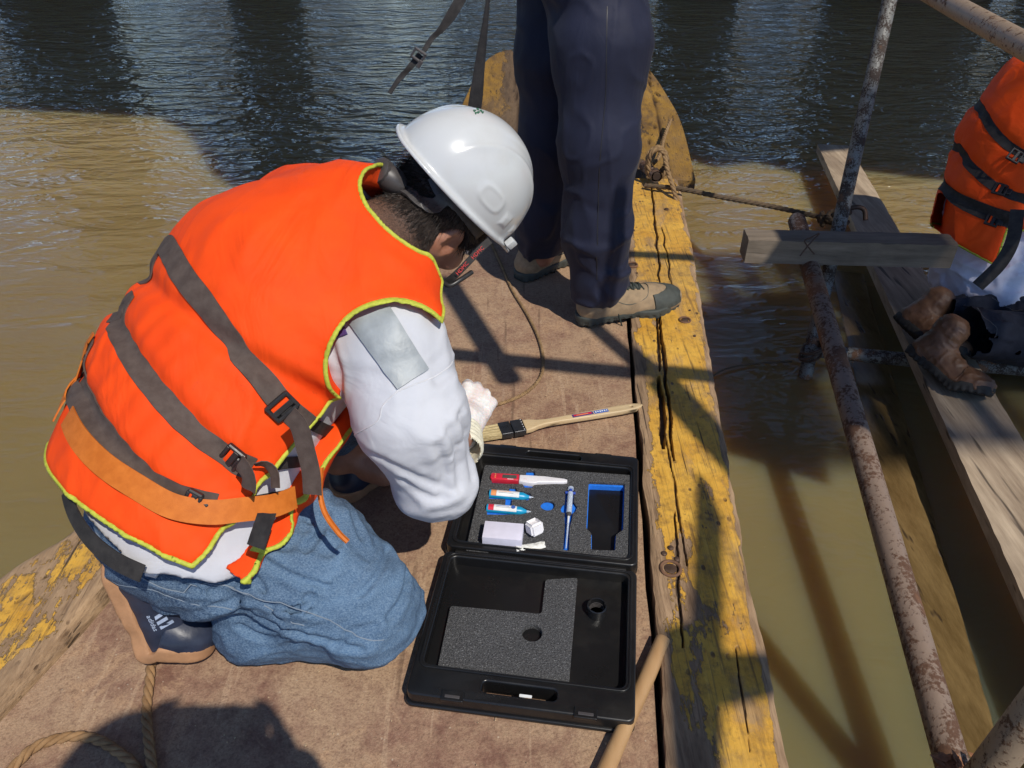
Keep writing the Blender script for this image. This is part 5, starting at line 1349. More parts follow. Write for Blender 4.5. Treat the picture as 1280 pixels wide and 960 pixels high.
def vest3f(p):
    d = vr(p)
    for i, (c, m, t) in enumerate(ST3): s = sdot(p, c, m); d = d+.014*np.exp(-(s/.018)**2)-.002*np.sin(((p-A3(c))@A3(t))*110)*np.exp(-np.abs(s)/.05)
    return d-.004*vnoise(p, 9, 3)-.003*fold(p, 13, 6, 3)
c3, m3, _ = plane_thru(vr, [(1172,290),(1245,332)])
if (Q2['che']-c3).dot(m3) < 0: m3 = -m3
c4, m4, _ = plane_thru(vr, [(1256,296),(1243,335)])
if (W(1180,260,2.573)-c4).dot(m4) < 0: m4 = -m4
Ssp3 = (Q2['che']-Q2['wai']).normalized(); hp3 = hit(vr, 1262, 285)
def v3cut(p):
    a = rc(p, W(1400,250,2.294), W(1460,330,2.127), .12, .14)
    g_ = np.maximum(sdot(p, c4, m4), sdot(p, hp3, Ssp3))
    return np.minimum(np.minimum(sdot(p, c3, m3), a), np.minimum(rc(p, Q2['nck'], Q2['hed'], .085, .12), g_))
def vest3(p): d = vest3f(p); return smax(smax(d, -(d+.036), .008), -v3cut(p), .010)
v3 = sdf_obj('life_vest', vest3, lo, hi, .0065, M['orange2'], q2)
split_obj('piping', lambda p: np.hypot(vest3f(p)+.004, v3cut(p)-.001)-.0042, lo, hi, .005, M['piping'], v3, lip=1.3)
for i, q in enumerate(st3):
    H = hits(vest3f, q); c, m, t = ST3[i]; back = []; p0 = H[0]; dr = (H[0]-H[1]).normalized()
    for k in range(15):
        n_ = Vector(grad(vest3f, [tuple(p0)])[0]); dr = (dr-n_*dr.dot(n_)); dr = (dr-m*dr.dot(m)).normalized(); p0 = p0+dr*.028; p0 = p0-m*(p0-c).dot(m); p0 = Vector(snap(vest3f, [tuple(p0)], .0, 2)[0]); back.append(p0)
    slab_obj('strap', strap_geo(vest3f, catmull(back[::-1]+H, 5), .032, .0012, .0022, step=.012), M['web2'], v3)
buckle(vest3f, (1250,238), .35, v3, M['buckle'], .04, .036); buckle(vest3f, (1240,276), .3, v3, M['buckle'], .04, .036); buckle(vest3f, (1268,196), .5, v3, M['buckle'], .04, .036, False)
strap(lambda p: vest3f(p)-.004, [(1178,232),(1200,248),(1235,262),(1278,275)], .034, M['web2'], v3)
ribbon('strap_tail', [(1272,262,2.114),(1266,300,2.114),(1250,330,2.124),(1222,358,2.144)], .034, M['web2'], v3, side=Vector((.8,-.1,.5)))
UPB = nz((.75, -.45, .5)); BT_ = []
for h_, b_ in ((W(1130,438,2.50), W(1226,522,2.335)), (W(1116,398,2.66), W(1152,432,2.56))):
    f_ = (b_-h_).normalized(); u_ = (UPB-f_*UPB.dot(f_)).normalized(); BT_.append(h_+f_*.055+u_*.135)
def hat3(p):
    ax = A3([tuple(Q2['Rt']), tuple(Q2['F']), tuple(Q2['U'])]); q = (p-A3(Q2['hed']+Q2['U']*.05))@ax.T
    d = smax(ell(q, (0,0,0), (.112,.142,.125)), -(q[:,2]+.004), .004); d = smin(d, smax(ell(q*[1,1,0], (0,.02,0), (.120,.165,1)), np.abs(q[:,2]+.006)-.003, .002), .01)
    return smax(d, -ell(q, (0,0,-.003), (.104,.134,.118)), .002)
lo, hi = auto_lo_hi([Q2['hed']], .23); sdf_obj('hard_hat', hat3, lo, hi, .007, M['helmet'], q2)
def jeans3(p):
    d = chain(p, [Q2['hR'], Q2['kR']], [.13, .11], .04); d = smin(d, chain(p, [Q2['kR'], BT_[0]], [.100, .070], .03), .03)
    d = smin(d, chain(p, [Q2['hL'], Q2['kL']], [.12, .09], .04), .05); d = smin(d, chain(p, [Q2['kL'], BT_[1]], [.095, .066], .03), .03)
    d = smin(d, S3['torso'](p, .012, 1.2), .05); d = smax(d, sdot(p, Q2['wai']*.4+Q2['pel']*.6, (Q2['wai']-Q2['pel']).normalized()), .01)
    return d-.008*fold(p, (10,14,12), 51, 3)-.004*fold(p, (24,24,24), 52, 4)
lo, hi = auto_lo_hi([Q2[k] for k in ('hR','hL','kR','kL','aR','aL','pel')], .17)
j3 = sdf_obj('jeans', jeans3, lo, hi, .0075, M['denim_dark'], q2)
seam(jeans3, [(1205,360),(1222,385),(1238,402),(1246,410),(1243,422)], .0013, M['susp'], j3); seam(jeans3, [(1240,372),(1262,385),(1280,388)], .0013, M['susp'], j3)
for (hp, bp, ap, hh) in (((1130,438,2.50), (1226,522,2.335), Q2["aR"], .0045), ((1116,398,2.66), (1152,432,2.56), Q2["aL"], .006)):
    h_ = W(*hp); b_ = W(*bp); shoe('boot', h_, b_, UPB, q2, M['boot'], M['boot_sole'], L=.31, toe_bend=R(32), boot=True, h=hh, wide=1.12, sole_h=.030)
# ======================= the photographer, whose shade lies on the deck in the lower left
PHX, PHY = .05, -.41
G = dict(pel=Vector((PHX, PHY-.10, .86)), wai=Vector((PHX, PHY-.08, .98)), mid=Vector((PHX, PHY-.05, 1.08)), che=Vector((PHX, PHY-.02, 1.18)), uch=Vector((PHX, PHY, 1.27)), nck=Vector((PHX, PHY+.01, 1.34)),
         rw=[.15, .14, .15, .16, .12], front=Vector((0, 1, 0)))
G['sR'] = Vector((PHX+.18, PHY, 1.24)); G['sL'] = Vector((PHX-.18, PHY, 1.24)); G['eR'] = Vector((PHX+.22, PHY+.10, 1.02)); G['eL'] = Vector((PHX-.22, PHY+.10, 1.02)); G['wR'] = Vector((.13, -.10, 1.13)); G['wL'] = Vector((-.13, -.10, 1.13))
G['hR'] = Vector((PHX+.10, PHY-.10, .84)); G['kR'] = Vector((PHX+.14, PHY, .44)); G['aR'] = Vector((PHX+.13, PHY-.08, .08)); G['hL'] = Vector((PHX-.10, PHY-.10, .84)); G['kL'] = Vector((PHX-.16, PHY, .44)); G['aL'] = Vector((PHX-.16, PHY-.08, .08)); G['fR'] = Vector((PHX+.14, PHY+.06, .04)); G['fL'] = Vector((PHX-.17, PHY+.06, .04))
G['F'], G['U'], G['Rt'] = headframe((0, .85, -.5), (0, .4, .9)); G['hed'] = Vector((PHX-.03, PHY+.05, 1.40))
G['handR'] = hand_caps(G['wR'], (-.5, .08, .3), (.3, -.8, .2), (-.3, 0, .9), .7); G['handL'] = hand_caps(G['wL'], (.5, .08, .3), (-.3, -.8, .2), (.3, 0, .9), .7)
ph, S4 = person('photographer standing behind the camera, seen by the shadow on the deck', G, hb=.015, base=Vector((PHX, PHY, 0)))
def ph_cl(p):
    d = S4['torso'](p, .025, 1.15); d = smin(d, S4['shoulders'](p, .02), .05)
    for x in 'RL': d = smin(d, chain(p, [G['s'+x], G['e'+x], G['w'+x]], [.06, .05, .034], .03), .03); d = smin(d, chain(p, [G['h'+x], G['k'+x], G['a'+x]], [.1, .075, .06], .03), .03)
    return d
lo, hi = auto_lo_hi([v for k, v in G.items() if isinstance(v, Vector) and k not in ('front','F','U','Rt')], .18)
sdf_obj('overalls', ph_cl, lo, hi, .016, M['denim_dark'], ph)
def hat4(p):
    ax = A3([tuple(G['Rt']), tuple(G['F']), tuple(G['U'])]); q = (p-A3(G['hed']+G['U']*.04))@ax.T
    return smin(smax(ell(q, (0,0,0), (.122,.145,.128)), -(q[:,2]+.004), .004), smax(ell(q*[1,1,0], (0,.02,0), (.138,.18,1)), np.abs(q[:,2]+.006)-.004, .002), .01)
lo, hi = auto_lo_hi([G['hed']], .22); sdf_obj('hard_hat', hat4, lo, hi, .009, M['helmet'], ph)
pn = box('phone', (0.0, -.045, 1.15), (.155, .009, .075), M['buckle'], None, Matrix.Rotation(R(-PITCH), 3, 'X'), .003); recenter(pn); tag(pn, 'black phone held up by the photographer behind the camera', 'phone')
# ---------------------------------------------------------------- the open case
CA = R(-8.0); CO = Vector((.052, .985, 0)); ex = Vector((math.cos(CA), math.sin(CA), 0)); ey = Vector((-math.sin(CA), math.cos(CA), 0))
CM = Matrix(((ex.x, ey.x, 0, CO.x), (ex.y, ey.y, 0, CO.y), (0, 0, 1, 0), (0, 0, 0, 1)))
def cl_(px, py, z):
    p = P(px, py, z)-CO; return (p.dot(ex), p.dot(ey))
HW = .181; DP = .300
case = empty('equipment_case', CO, 'open black plastic instrument case lying flat on the deck with its two halves apart', 'case')
def shell(name, y0, y1, zt, handle_y0, handle_y1, hx0, hx1, in_y0, in_y1, mat=M['case']):
    """one half of the case: floor, stepped rim, recess and slot for the handle"""
    root = plate(name, [rrect(-HW, y0, HW, y1, .016), rrect(hx0, handle_y0, hx1, handle_y1, .006)], .0, zt-.012, mat, case, .004, CM)
    # rim
    plate('rim', [rrect(-HW+.004, y0+.004, HW-.004, y1-.004, .014), rrect(-HW+.020, in_y0, HW-.020, in_y1, .010), rrect(hx0, handle_y0, hx1, handle_y1, .006)], zt-.012, zt, mat, root, .0022, CM)
    plate('inner_lip', [rrect(-HW+.011, min(in_y0, in_y1)-.008, HW-.011, in_y1+.008, .012), rrect(-HW+.0135, in_y0-.0055, HW-.0135, in_y1+.0055, .011)], zt-.002, zt+.002, mat, root, .0006, CM)
    return root
def shell2(name, y0, y1, zt, hy0, hy1, hx0, hx1, iy0, iy1, floor):
    root = plate(name, [rrect(-HW, y0, HW, y1, .013), rrect(-HW+.016, iy0, HW-.016, iy1, .012), rrect(hx0, hy0, hx1, hy1, .0072)], 0.0, zt, M['case'], case, .0035, CM, 3)
    plate('case_floor', [rrect(-HW+.015, iy0-.001, HW-.015, iy1+.001, .012)], .002, floor, M['case'], root, 0, CM)
    plate('inner_lip', [rrect(-HW+.008, iy0-.008, HW-.008, iy1+.008, .016), rrect(-HW+.0115, iy0-.0045, HW-.0115, iy1+.0045, .014)], zt-.001, zt+.0025, M['case'], root, .001, CM)
    return root
ZU = .040; ZL = .036
up = shell2('case_base', .004, DP+.012, ZU, DP-.017, DP-.001, -.062, .058, .022, DP-.028, .012)
lw = shell2('case_lid', -DP-.005, -.004, ZL, -DP+.014, -DP+.034, -.062, .058, -DP+.052, -.016, .006)
# stepped edges, hinge and latches
for yc, hl in ((.006, 1), (-.006, 1)):
    a, b = CM @ Vector((-HW+.02, yc*1.0, ZU-.004)), CM @ Vector((HW-.02, yc*1.0, ZU-.004))
tube('hinge', [CM @ Vector((-HW+.02, 0, ZU-.012)), CM @ Vector((HW-.02, 0, ZU-.012))], .0055, M['case'], case, n=12)
for sx in (-.105, .105):
    plate('latch', [rrect(sx-.018, -DP-.010, sx+.018, -DP+.008, .002)], ZL-.004, ZL+.003, M['case'], lw, .001, CM)
    plate('latch_catch', [rrect(sx-.012, -DP-.006, sx+.012, -DP-.001, .001)], ZL+.003, ZL+.0045, M['susp'], lw, .0005, CM)
    box('latch', CM @ Vector((sx, DP+.010, ZU-.008)), (.036, .010, .012), M['case'], up, CM.to_3x3(), .0015)
plate('lid_skirt', [rrect(-HW-.004, -DP-.009, HW+.002, .0, .015), rrect(-.062, -DP+.014, .058, -DP+.034, .006)], .004, .012, M['case'], lw, .003, CM)
plate('base_skirt', [rrect(-HW-.005, .004, HW+.003, DP+.018, .02), rrect(-.062, DP-.017, .058, DP-.001, .007)], .004, .016, M['case'], up, .003, CM)
x_, y_ = cl_(657, 868, ZL); plate('small_label', [rrect(x_-.010, y_-.002, x_+.010, y_+.003, .001)], .030, .0305, M['label_w'], lw, 0, CM)
# foam in the near half: L shape with a round hole
zf = ZL-.012
pl = [cl_(*q, zf) for q in ((563,757),(677,767),(682,724),(722,722),(711,859),(545,843))]
def rnd(poly, r=.006, n=4):
    out = []; N = len(poly)
    for i in range(N):
        a, b, c = Vector(poly[i-1]), Vector(poly[i]), Vector(poly[(i+1) % N]); u = (a-b).normalized(); v = (c-b).normalized()
        p, q = b+u*r, b+v*r
        for k in range(n+1):
            t = k/n; out.append(tuple(p*(1-t)**2+b*2*t*(1-t)+q*t*t))
    return out
cx_, cy_ = cl_(665, 791, zf)
fl_ = plate('foam_insert', [rnd(pl), circ(cx_, cy_, .0175, 28)], zf-.020, zf, M['foam'], case, .0008, CM)
plate('foam_backing', [rnd([(a[0]*.995, a[1]*.995) for a in pl])], .0065, zf-.0205, M['foam_dark'], case, 0, CM)
# foam in the far half with cut-outs
zu = ZU-.006
fo = [cl_(*q, zu) for q in ((606,581),(793,594),(790,704),(582,688))]
def cc(px, py, r): x, y = cl_(px, py, zu); return circ(x, y, r, 22)
pocket = [cl_(*q, zu) for q in ((736,602),(781,604),(779,662),(770,668),(769,688),(739,687),(739,666),(733,660))]
penp = [cl_(*q, zu) for q in ((616,592),(650,592),(690,596),(709,601),(708,605),(680,604),(652,606),(615,602))]
# slots under the bottles join the small round finger holes
holes = [rnd(pocket, .004), cc(684.5, 631.5, .0145)]
syr = [(x_, y_) for x_, y_ in [cl_(*q, zu) for q in ((707,612),(718,612),(717,628),(719,630),(721.5,634),(719,640),(716,641),(715,648),(712,660),(711,688),(704,687),(706,658),(706,641),(702,640),(700.5,635),(703,630),(706,628))]]
holes.append(syr)
b1 = [cl_(*q, zu) for q in ((612,612),(636,613),(637,608),(645,609),(646,613),(662,616),(666,621),(660,625),(640,624),(639,632),(652,632),(662,637),(661,641),(650,643),(609,643),(608,631),(631,632),(632,624),(611,623))]
holes.append(b1)
pen2 = [cl_(*q, zu) for q in ((615,592),(657,592),(658,588),(668,588),(669,593),(708,598),(708,604),(668,606),(666,609),(656,609),(653,605),(615,604))]
holes.append(pen2)
cube = [cl_(*q, zu) for q in ((602,645),(655,647),(653,680),(600,678))]
plate('foam_insert', [rnd(fo, .004)]+holes, zu-.007, zu, M['foam'], case, .0006, CM)
plate('blue_foam', [rnd([(a[0]*.985, .17+(a[1]-.17)*.985) for a in fo], .004), rnd([((a[0]-pcx)*.95+pcx, (a[1]-pcy)*.96+pcy) for (pcx, pcy) in [(sum(q[0] for q in pocket)/len(pocket), sum(q[1] for q in pocket)/len(pocket))] for a in pocket], .003)], .0125, zu-.0072, M['blue_foam'], case, 0, CM)
# ---- things lying in the case
def lay(px0, px1, z):
    a = P(*px0, z); b = P(*px1, z); t = (b-a); L = t.length; t.normalize(); s = Vector((0,0,1)).cross(t)
    return Matrix(((t.x, s.x, 0, a.x), (t.y, s.y, 0, a.y), (0, 0, 1, a.z), (0,0,0,1))), L
# pen tester
Mp, L = lay((615,597), (709,602.5), zu+.001)
pen = empty('pen_tester', Mp.translation, 'red and white pen shaped water tester with a small dark screen, in the black case', 'tester')
plate('pen_body', [[(.0,-.0095),(L*.36,-.0095),(L*.36,.0095),(0.0,.0095),(-.003,.006),(-.003,-.006)]], -.008, .006, M['red'], pen, .002, Mp)
plate('pen_cap', [[(L*.365,-.0095),(L*.5,-.0135),(L*.58,-.013),(L*.62,-.0095),(L*.95,-.006),(L,-.003),(L,.003),(L*.95,.0055),(L*.7,.0095),(L*.365,.0095)]], -.008, .005, M['white'], pen, .002, Mp)
scn = plate('screen', [rrect(L*.14,-.0055,L*.33,.0045,.001)], .006, .0068, M['lcd'], pen, .0002, Mp)
for k in range(3): plate('button', [circ(L*.045+.0*k, -.005+.005*k, .0014, 10)], .006, .007, M['label_o'], pen, 0, Mp)
text_mesh('printing', '......', .006, M['red'], pen, Mp @ Matrix.Translation((L*.42, -.004, .0052)), .0002)
plate('printing', [rrect(L*.21,-.0083,L*.29,-.007,.0003)], .006, .0064, M['white'], pen, 0, Mp)
# two dropper bottles
for i, (a, b, lab, c1, c2) in enumerate((((611.5,617), (667,622), 'cyan dropper bottle with orange and white label, the upper of two in the case', 'label_o', 'label_w'), ((608,635), (664,640), 'cyan dropper bottle with red and white label, the lower one just above the white carton', 'red', 'label_w'))):
    Mb, L = lay(a, b, zu-.001); bo_ = empty('dropper_bottle', Mb.translation, lab, 'bottle', 'dropper bottles in the case')
    prof = [(-.0006,.001), (.0, .0075), (.001, .0088), (L*.76, .0088), (L*.83, .006), (L*.89, .0034), (L*.9, .0028)]
    tube('bottle_body', [Mb @ Vector((x, 0, 0)) for x, r in prof], [max(r, .0005) for x, r in prof], M['cyan'], bo_, n=20)
    tube('nozzle', [Mb @ Vector((x, 0, 0)) for x in (L*.88, L*.93, L)], [.0027, .0028, .0012], M['clear'], bo_, n=12)
    for nm, x0, x1, mt in (('label_band', L*.05, L*.17, c1), ('label', L*.172, L*.68, c2)):
        V = []; Fc = []
        for s in range(11):
            an = R(-62+124*s/10); V += [Mb @ Vector((x0, math.sin(an)*.0092, math.cos(an)*.0092)), Mb @ Vector((x1, math.sin(an)*.0092, math.cos(an)*.0092))]
            if s: Fc.append((2*s-2, 2*s, 2*s+1, 2*s-1))
        link(nm, mesh_py(nm, V, Fc), M[mt], bo_, True)
    plate('label_print', [rrect(L*.22, .0005, L*.50, .0013, .0002)], .0092, .0097, M['label_o'] if i == 0 else M['label_b'], bo_, 0, Mb)
    plate('label_print', [rrect(L*.22, -.003, L*.55, -.0024, .0002)], .0090, .0095, M['print_grey'], bo_, 0, Mb)
    if i: plate('label_print', [circ(L*.60, 0, .0045, 16)], .0091, .0096, M['label_b'], bo_, 0, Mb)
# white carton
za = zu; hb_ = .026
A_, B_ = P(603,683,za), P(652,687,za); t_ = (B_-A_).normalized(); s_ = Vector((0,0,1)).cross(t_); Lb = (B_-A_).length
Rb = Matrix((t_, s_, Vector((0,0,1)))).transposed(); cb = (A_+B_)/2+s_*.021+Vector((0,0,hb_/2))
ctn = box('carton', cb, (Lb, .043, hb_), M['paper'], None, Rb, .0008); recenter(ctn); tag(ctn, 'small white cardboard carton standing in the lower left of the far case half', 'box')
Mf = Matrix((t_, Vector((0,0,1)), -s_)).transposed().to_4x4(); Mf.translation = A_+Vector((0,0,.008))-s_*.0004
def local_child(o): return o
text_mesh('printing', 'LOT', .0055, M['print_grey'], ctn, Mf @ Matrix.Translation((.010, -.002, 0)), .0001)
text_mesh('printing', '0235', .0038, M['print_grey'], ctn, Mf @ Matrix.Translation((.010, -.006, 0)), .0001)
for k in range(6): box('printing', A_+t_*(.030+.0032*k)+Vector((0,0,.004+.0007*k*0))-s_*.0004, (.0022, .0002, .0028 if k % 2 else .0016), M['print_grey'], ctn, Rb)
# square white cup, tipped on its side
cA = P(668,659,za+.018); Rc = (Matrix.Rotation(R(32), 3, 'Z') @ Matrix.Rotation(R(-18), 3, 'X'))
bm = bmesh.new(); g = bmesh.ops.create_cube(bm, size=1.0); 
bmesh.ops.transform(bm, matrix=Matrix.Diagonal((.028,.028,.026,1)), verts=bm.verts)
bmesh.ops.bevel(bm, geom=bm.edges[:], offset=.004, segments=3, affect='EDGES')
top = max(bm.faces, key=lambda f: f.calc_center_median().z); r_ = bmesh.ops.inset_region(bm, faces=[top], thickness=.0022); 
bmesh.ops.translate(bm, verts=top.verts, vec=(0,0,-.004)); r_ = bmesh.ops.inset_region(bm, faces=[top], thickness=.003); bmesh.ops.translate(bm, verts=top.verts, vec=(0,0,-.001))
bmesh.ops.transform(bm, matrix=Matrix.Translation(cA) @ Rc.to_4x4(), verts=bm.verts)
cup = link('sample_cup', bm_mesh('sample_cup', bm), M['white']); cup.data.shade_smooth(); auto_smooth(cup.data); recenter(cup); tag(cup, 'small square white plastic pot tipped against the carton in the case', 'pot')
# crumpled sachet
n = 16; T = np.zeros((n, 9, 3)); a = P(646,691,za+.002); b = P(682,684,za+.004); tt = (b-a); ss = Vector((0,0,1)).cross(tt.normalized())
for i in range(n):
    for j in range(9):
        q = a+tt*(i/(n-1))+ss*((j/8-.1)*.017); T[i, j] = (q.x, q.y, za+.003+.006*abs(math.sin(i*.9+j*.8))*math.sin(math.pi*j/8)+.003*random.random())
sa = slab_obj('sachet', slab(T, T-np.array([0,0,.001])), M['sachet'], None, 180); recenter(sa); tag(sa, 'crumpled white sachet below the square pot in the case', 'sachet')
# syringe / pipette
Ms, L = lay((713.5,611), (707.5,687), zu+.000)
sy = empty('syringe', Ms.translation, 'clear plastic syringe with blue plunger end and long thin tip in the case foam', 'syringe')
def sx(f0, f1, r0, r1, nm, mt, par): return tube(nm, [Ms @ Vector((L*f0, 0, .002)), Ms @ Vector((L*f1, 0, .002))], [r0, r1], M[mt], par, n=18)
sx(.0, .03, .0062, .0062, 'plunger_end', 'clear', sy); fl_b = tube('flange', [Ms @ Vector((L*.085, -.0105, .002)), Ms @ Vector((L*.085, .0105, .002))], .003, M['syr_blue'], sy, n=10)
sx(.03, .12, .0035, .0035, 'plunger', 'syr_blue', sy); sx(.09, .44, .0058, .0058, 'barrel', 'clear', sy); sx(.14, .42, .003, .003, 'plunger_rod', 'label_w', sy); sx(.44, .49, .0056, .003, 'shoulder', 'susp', sy); sx(.49, .66, .0023, .0018, 'tip', 'label_w', sy); sx(.60, .99, .0022, .0012, 'needle_sleeve', 'clear', sy)
# screw cap in the lid
cpc = P(745.5, 766, .012)
prof = [(.0, .0175), (.024, .0175), (.025, .0165), (.0245, .0150), (.004, .0146)]
pts = [cpc+Vector((0,0,z)) for z, r in prof]
V = []; Fc = []; n = 48
for i, (z, r) in enumerate(prof):
    for k in range(n):
        an = 2*math.pi*k/n; rr = r*(1-(.02 if i in (0, 1) and k % 2 else 0)); V.append(cpc+Vector((math.cos(an)*rr, math.sin(an)*rr, z-.004)))
    if i:
        for k in range(n): Fc.append(((i-1)*n+k, (i-1)*n+(k+1) % n, i*n+(k+1) % n, i*n+k))
Fc.append(tuple(4*n+k for k in range(n)))
cap = link('screw_cap', mesh_py('screw_cap', V, Fc), simple('glossy_cap', (.015,.015,.016), .22, .1, 60)); cap.data.shade_smooth(); auto_smooth(cap.data, 30); recenter(cap); tag(cap, 'black ribbed screw cap standing open side up in the near half of the case', 'cap')
for k in range(4):
    zz = .004+.0035*k; ring = [cpc+Vector((math.cos(a_)*.0135, math.sin(a_)*.0135, zz-.004)) for a_ in [2*math.pi*i/24 for i in range(25)]]
    tube('thread', ring, .0006, M['susp'], cap, n=5)
# ---------------------------------------------------------------- brush
zb = .016
Mb, L = lay((590,545), (803,508), zb)
bs = empty('paint_brush', Mb.translation, 'flat paint brush with pale bristles and long raw wooden handle beside the case', 'brush')
n = 30; T = np.zeros((n, 14, 3))
for i in range(n):
    for j in range(14):
        x = L*.205*i/(n-1); wj = .0215-.0015*abs(i/(n-1)-1); q = Mb @ Vector((x+(random.uniform(0,.003) if i == 0 else 0), (j/13-.5)*2*wj, .001+.001*math.sin(j*2.2)+random.uniform(0,.0008))); T[i, j] = tuple(q)
slab_obj('bristles', slab(T+np.array([0,0,.005]), T-np.array([0,0,.006])), M['bristle'], bs, 40)
for x0, x1 in ((.155, .222), (.226, .295)):
    plate('ferrule', [rrect(L*x0, -.0222, L*x1, .0222, .002)], -.0075, .0085, M['ferrule'], bs, .002, Mb)
for k in range(5): tube('tack', [Mb @ Vector((L*.285, -.018+.009*k, .008)), Mb @ Vector((L*.285, -.018+.009*k, .0095))], .0011, M['white'], bs, n=8)
hp = [(.295,.0195),(.33,.0185),(.37,.012),(.42,.0088),(.5,.0085),(.6,.0098),(.75,.0115),(.88,.012),(.95,.0105),(.985,.006),(1.,.001)]
up_ = [(L*x, r+.0) for x, r in hp]; dn = [(L*x, -r) for x, r in reversed(hp)]
plate('handle', [up_+dn, circ(L*.93, 0, .0035, 14)], -.006, .007, M['brushwood'], bs, .003, Mb)
lb = plate('handle_label', [rrect(L*.575,-.0055,L*.70,.0055,.0005)], .007, .0074, M['purple'], bs, 0, Mb); plate('handle_label', [rrect(L*.705,-.0055,L*.79,.0055,.0005)], .007, .0074, M['label_b'], bs, 0, Mb)
plate('label_print', [rrect(L*.585,-.002,L*.69,.0035,.0005)], .0074, .0076, M['red'], lb, 0, Mb); plate('label_print', [rrect(L*.60,-.001,L*.67,.0015,.0005)], .0076, .0078, M['label_o'], lb, 0, Mb)
for k in range(6): plate('label_print', [rrect(L*(.712+.013*k),-.002+.001*(k%2),L*(.720+.013*k),.003,.0003)], .0074, .0076, M['label_w'], lb, 0, Mb)
# ---------------------------------------------------------------- hammer handle beside the case
ha, hb2 = P(829,800,.017), P(752,975,.014); hd_ = (hb2-ha)
hm_ = tube('tool_stick', [ha-hd_*.012, ha-hd_*.006, ha, ha+hd_*.3, ha+hd_*.6, hb2, hb2+hd_*.4], [.006, .0115, .0135, .0135, .0125, .0135, .014], M['handle'], None, n=18)
recenter(hm_); tag(hm_, 'round pale wooden tool handle lying half under the near edge of the case', 'handle')
# ---------------------------------------------------------------- ropes
r1 = rope('deck_rope', catmull([P(*q, .005) for q in ((612,300),(626,330),(640,362),(660,395),(674,425),(679,452),(674,474),(655,492),(630,503),(604,510),(570,512))], 8), .0045, M['rope'])
recenter(r1); tag(r1, 'thin brown rope curving over the deck from the hard hat to the gloved hand', 'rope')
r2 = rope('muddy_rope', catmull([P(*q, .010) for q in ((196,800),(190,818),(187,850),(183,885),(185,920),(190,960),(196,1000))], 8), .008, M['mud_rope'])
recenter(r2); tag(r2, 'muddy brown rope running straight down from the sole of the navy shoe', 'rope')
r3 = rope('muddy_rope', catmull([P(*q, .009) for q in ((-10,985),(20,955),(45,933),(85,921),(120,924),(148,940),(168,958),(180,985))], 8), .008, M['mud_rope'])
recenter(r3); tag(r3, 'muddy brown rope making a low arch in the bottom left corner', 'rope')
# rope coil on the bow pipe stub, and the mooring line
cc_ = W(821,214,2.95); V = []; F_ = []
coil = []
for k in range(64):
    a = k/64*2*math.pi*3.2; coil.append(cc_+Vector((math.cos(a)*.036*(1+.12*math.sin(k)), .03-.02*k/64+.012*math.sin(a*1.3), math.sin(a)*.055+.025)))
r4 = rope('rope_coil', catmull(coil+[W(835,215,2.9), W(843,240,2.88), W(849,265,2.9)], 3), .009, M['rope'])
recenter(r4); tag(r4, 'coiled manila rope looped over the pipe stub at the bow', 'rope')
r6 = rope('rope_lashing', catmull([W(838,150,3.3), W(830,172,3.2), W(824,195,3.05), W(816,205,2.97)], 6), .008, M['rope'])
recenter(r6); tag(r6, 'old rope running from the coil up over the bow board', 'rope')
r5 = rope('mooring_line', catmull([W(806,232,2.95), W(850,236,2.9), W(900,246,2.88), W(960,257,2.87), (W(1010,268,2.86)), W(1046,275,2.83)], 8), .0095, M['dark_rope'])
recenter(r5); tag(r5, 'dark mooring line stretched over the water from the bow to the white pole', 'rope')
kn_c = W(1034,273,2.84); kp = [kn_c+Vector((math.cos(a)*.028, .02*math.sin(a*1.7), .022*math.sin(a*2+.6))) for a in np.linspace(0, 11, 44)]
kp += [W(1046,277,2.80)+Vector((math.cos(a)*.035, -math.sin(a)*.035, .006*a)) for a in np.linspace(0, 8, 26)]
r7 = rope('rope_knot', catmull(kp, 3), .008, M['dark_rope']); recenter(r7); tag(r7, 'lumpy rope knot tied round the white pole above the beam', 'rope')
# thin cord dipping in the water
r8 = tube('thin_cord', catmull([P(886,474,WZ+.012), P(905,462,WZ+.010), P(940,455,WZ+.009), P(990,452,WZ+.01)], 6), .0035, M['dark_rope'], None, n=6); recenter(r8); tag(r8, 'thin dark cord trailing on the water between boat and pipe', 'cord')
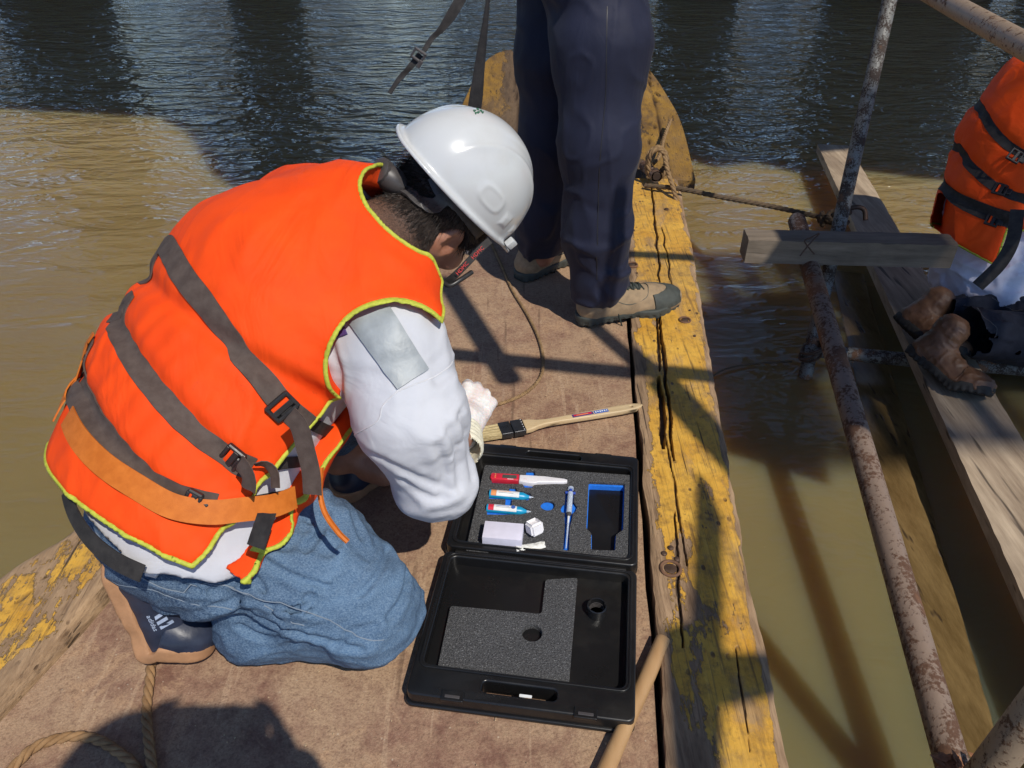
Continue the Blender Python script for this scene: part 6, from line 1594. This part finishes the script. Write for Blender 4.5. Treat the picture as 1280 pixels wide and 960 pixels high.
# mud clods and splinters on the deck
for k in range(5):
    px, py = ((90,925),(60,700),(700,935),(300,900),(640,940))[k]
V = []; Fc = []
for k in range(170):
    px, py = random.uniform(0, 820), random.uniform(300, 958); c = P(px, py, .003)
    if c.x < at_y(pln, c.y)+.02 or c.x > at_y(pin, c.y)-.02: continue
    r = random.uniform(.0008, .0024); o = len(V)
    V += [c+Vector((r,0,-.001)), c+Vector((0,r,-.001)), c+Vector((-r,0,-.001)), c+Vector((0,-r*1.2,-.001)), c+Vector((r*.2,0,r*.8))]; Fc += [(o,o+1,o+4),(o+1,o+2,o+4),(o+2,o+3,o+4),(o+3,o,o+4)]
gr = link('mud_crumbs', mesh_py('mud_crumbs', V, Fc), simple('dried_mud', (.45,.32,.19), .9)); tag(gr, 'small crumbs of dried mud scattered on the deck', kind='stuff')
# word mark on the navy shoe
if 1:
    cvs = [W(232, 770, 1.2)]
    Mx = SHOE_M; side = -1
    def on_side(x, z, lift=.0015, sg=1):
        y = .09*sg
        for _i in range(70):
            if upf(np.array([[x, y, z]], np.float32))[0] < 0: break
            y -= .0015*sg
        return Vector((x, y+lift*sg, z))
    for sg in (1, -1):
        base_x = .105
        for i in range(3):
            q = [on_side(base_x+.010*i+dx, .062+dz, sg=sg) for dx, dz in ((0,0),(.006,0),(.006-.004*1,.012+.004*i),(-.004,.012+.004*i))]
            T = np.array([[tuple(Mx @ q[0]), tuple(Mx @ q[1])], [tuple(Mx @ q[3]), tuple(Mx @ q[2])]]); slab_obj('logo_bar', slab(T, T*1.0-np.array(tuple(Mx.to_3x3() @ Vector((0, sg*.0012, 0))))), M['logo'], SHOE_O[0])
        p0_ = on_side(base_x-.006, .052, .002, sg); tx = Vector((1, 0, 0)); 
        Mt = Mx @ Matrix.Translation(p0_) @ (Matrix(((1,0,0,0),(0,0,-1,0),(0,1,0,0),(0,0,0,1))) if sg < 0 else Matrix(((-1,0,0,.036),(0,0,1,0),(0,1,0,0),(0,0,0,1))))
        text_mesh('logo_text', 'adidas', .0125, M['logo'], SHOE_O[0], Mt, .0004)
# coarse check output
import time
bpy.context.view_layer.update()
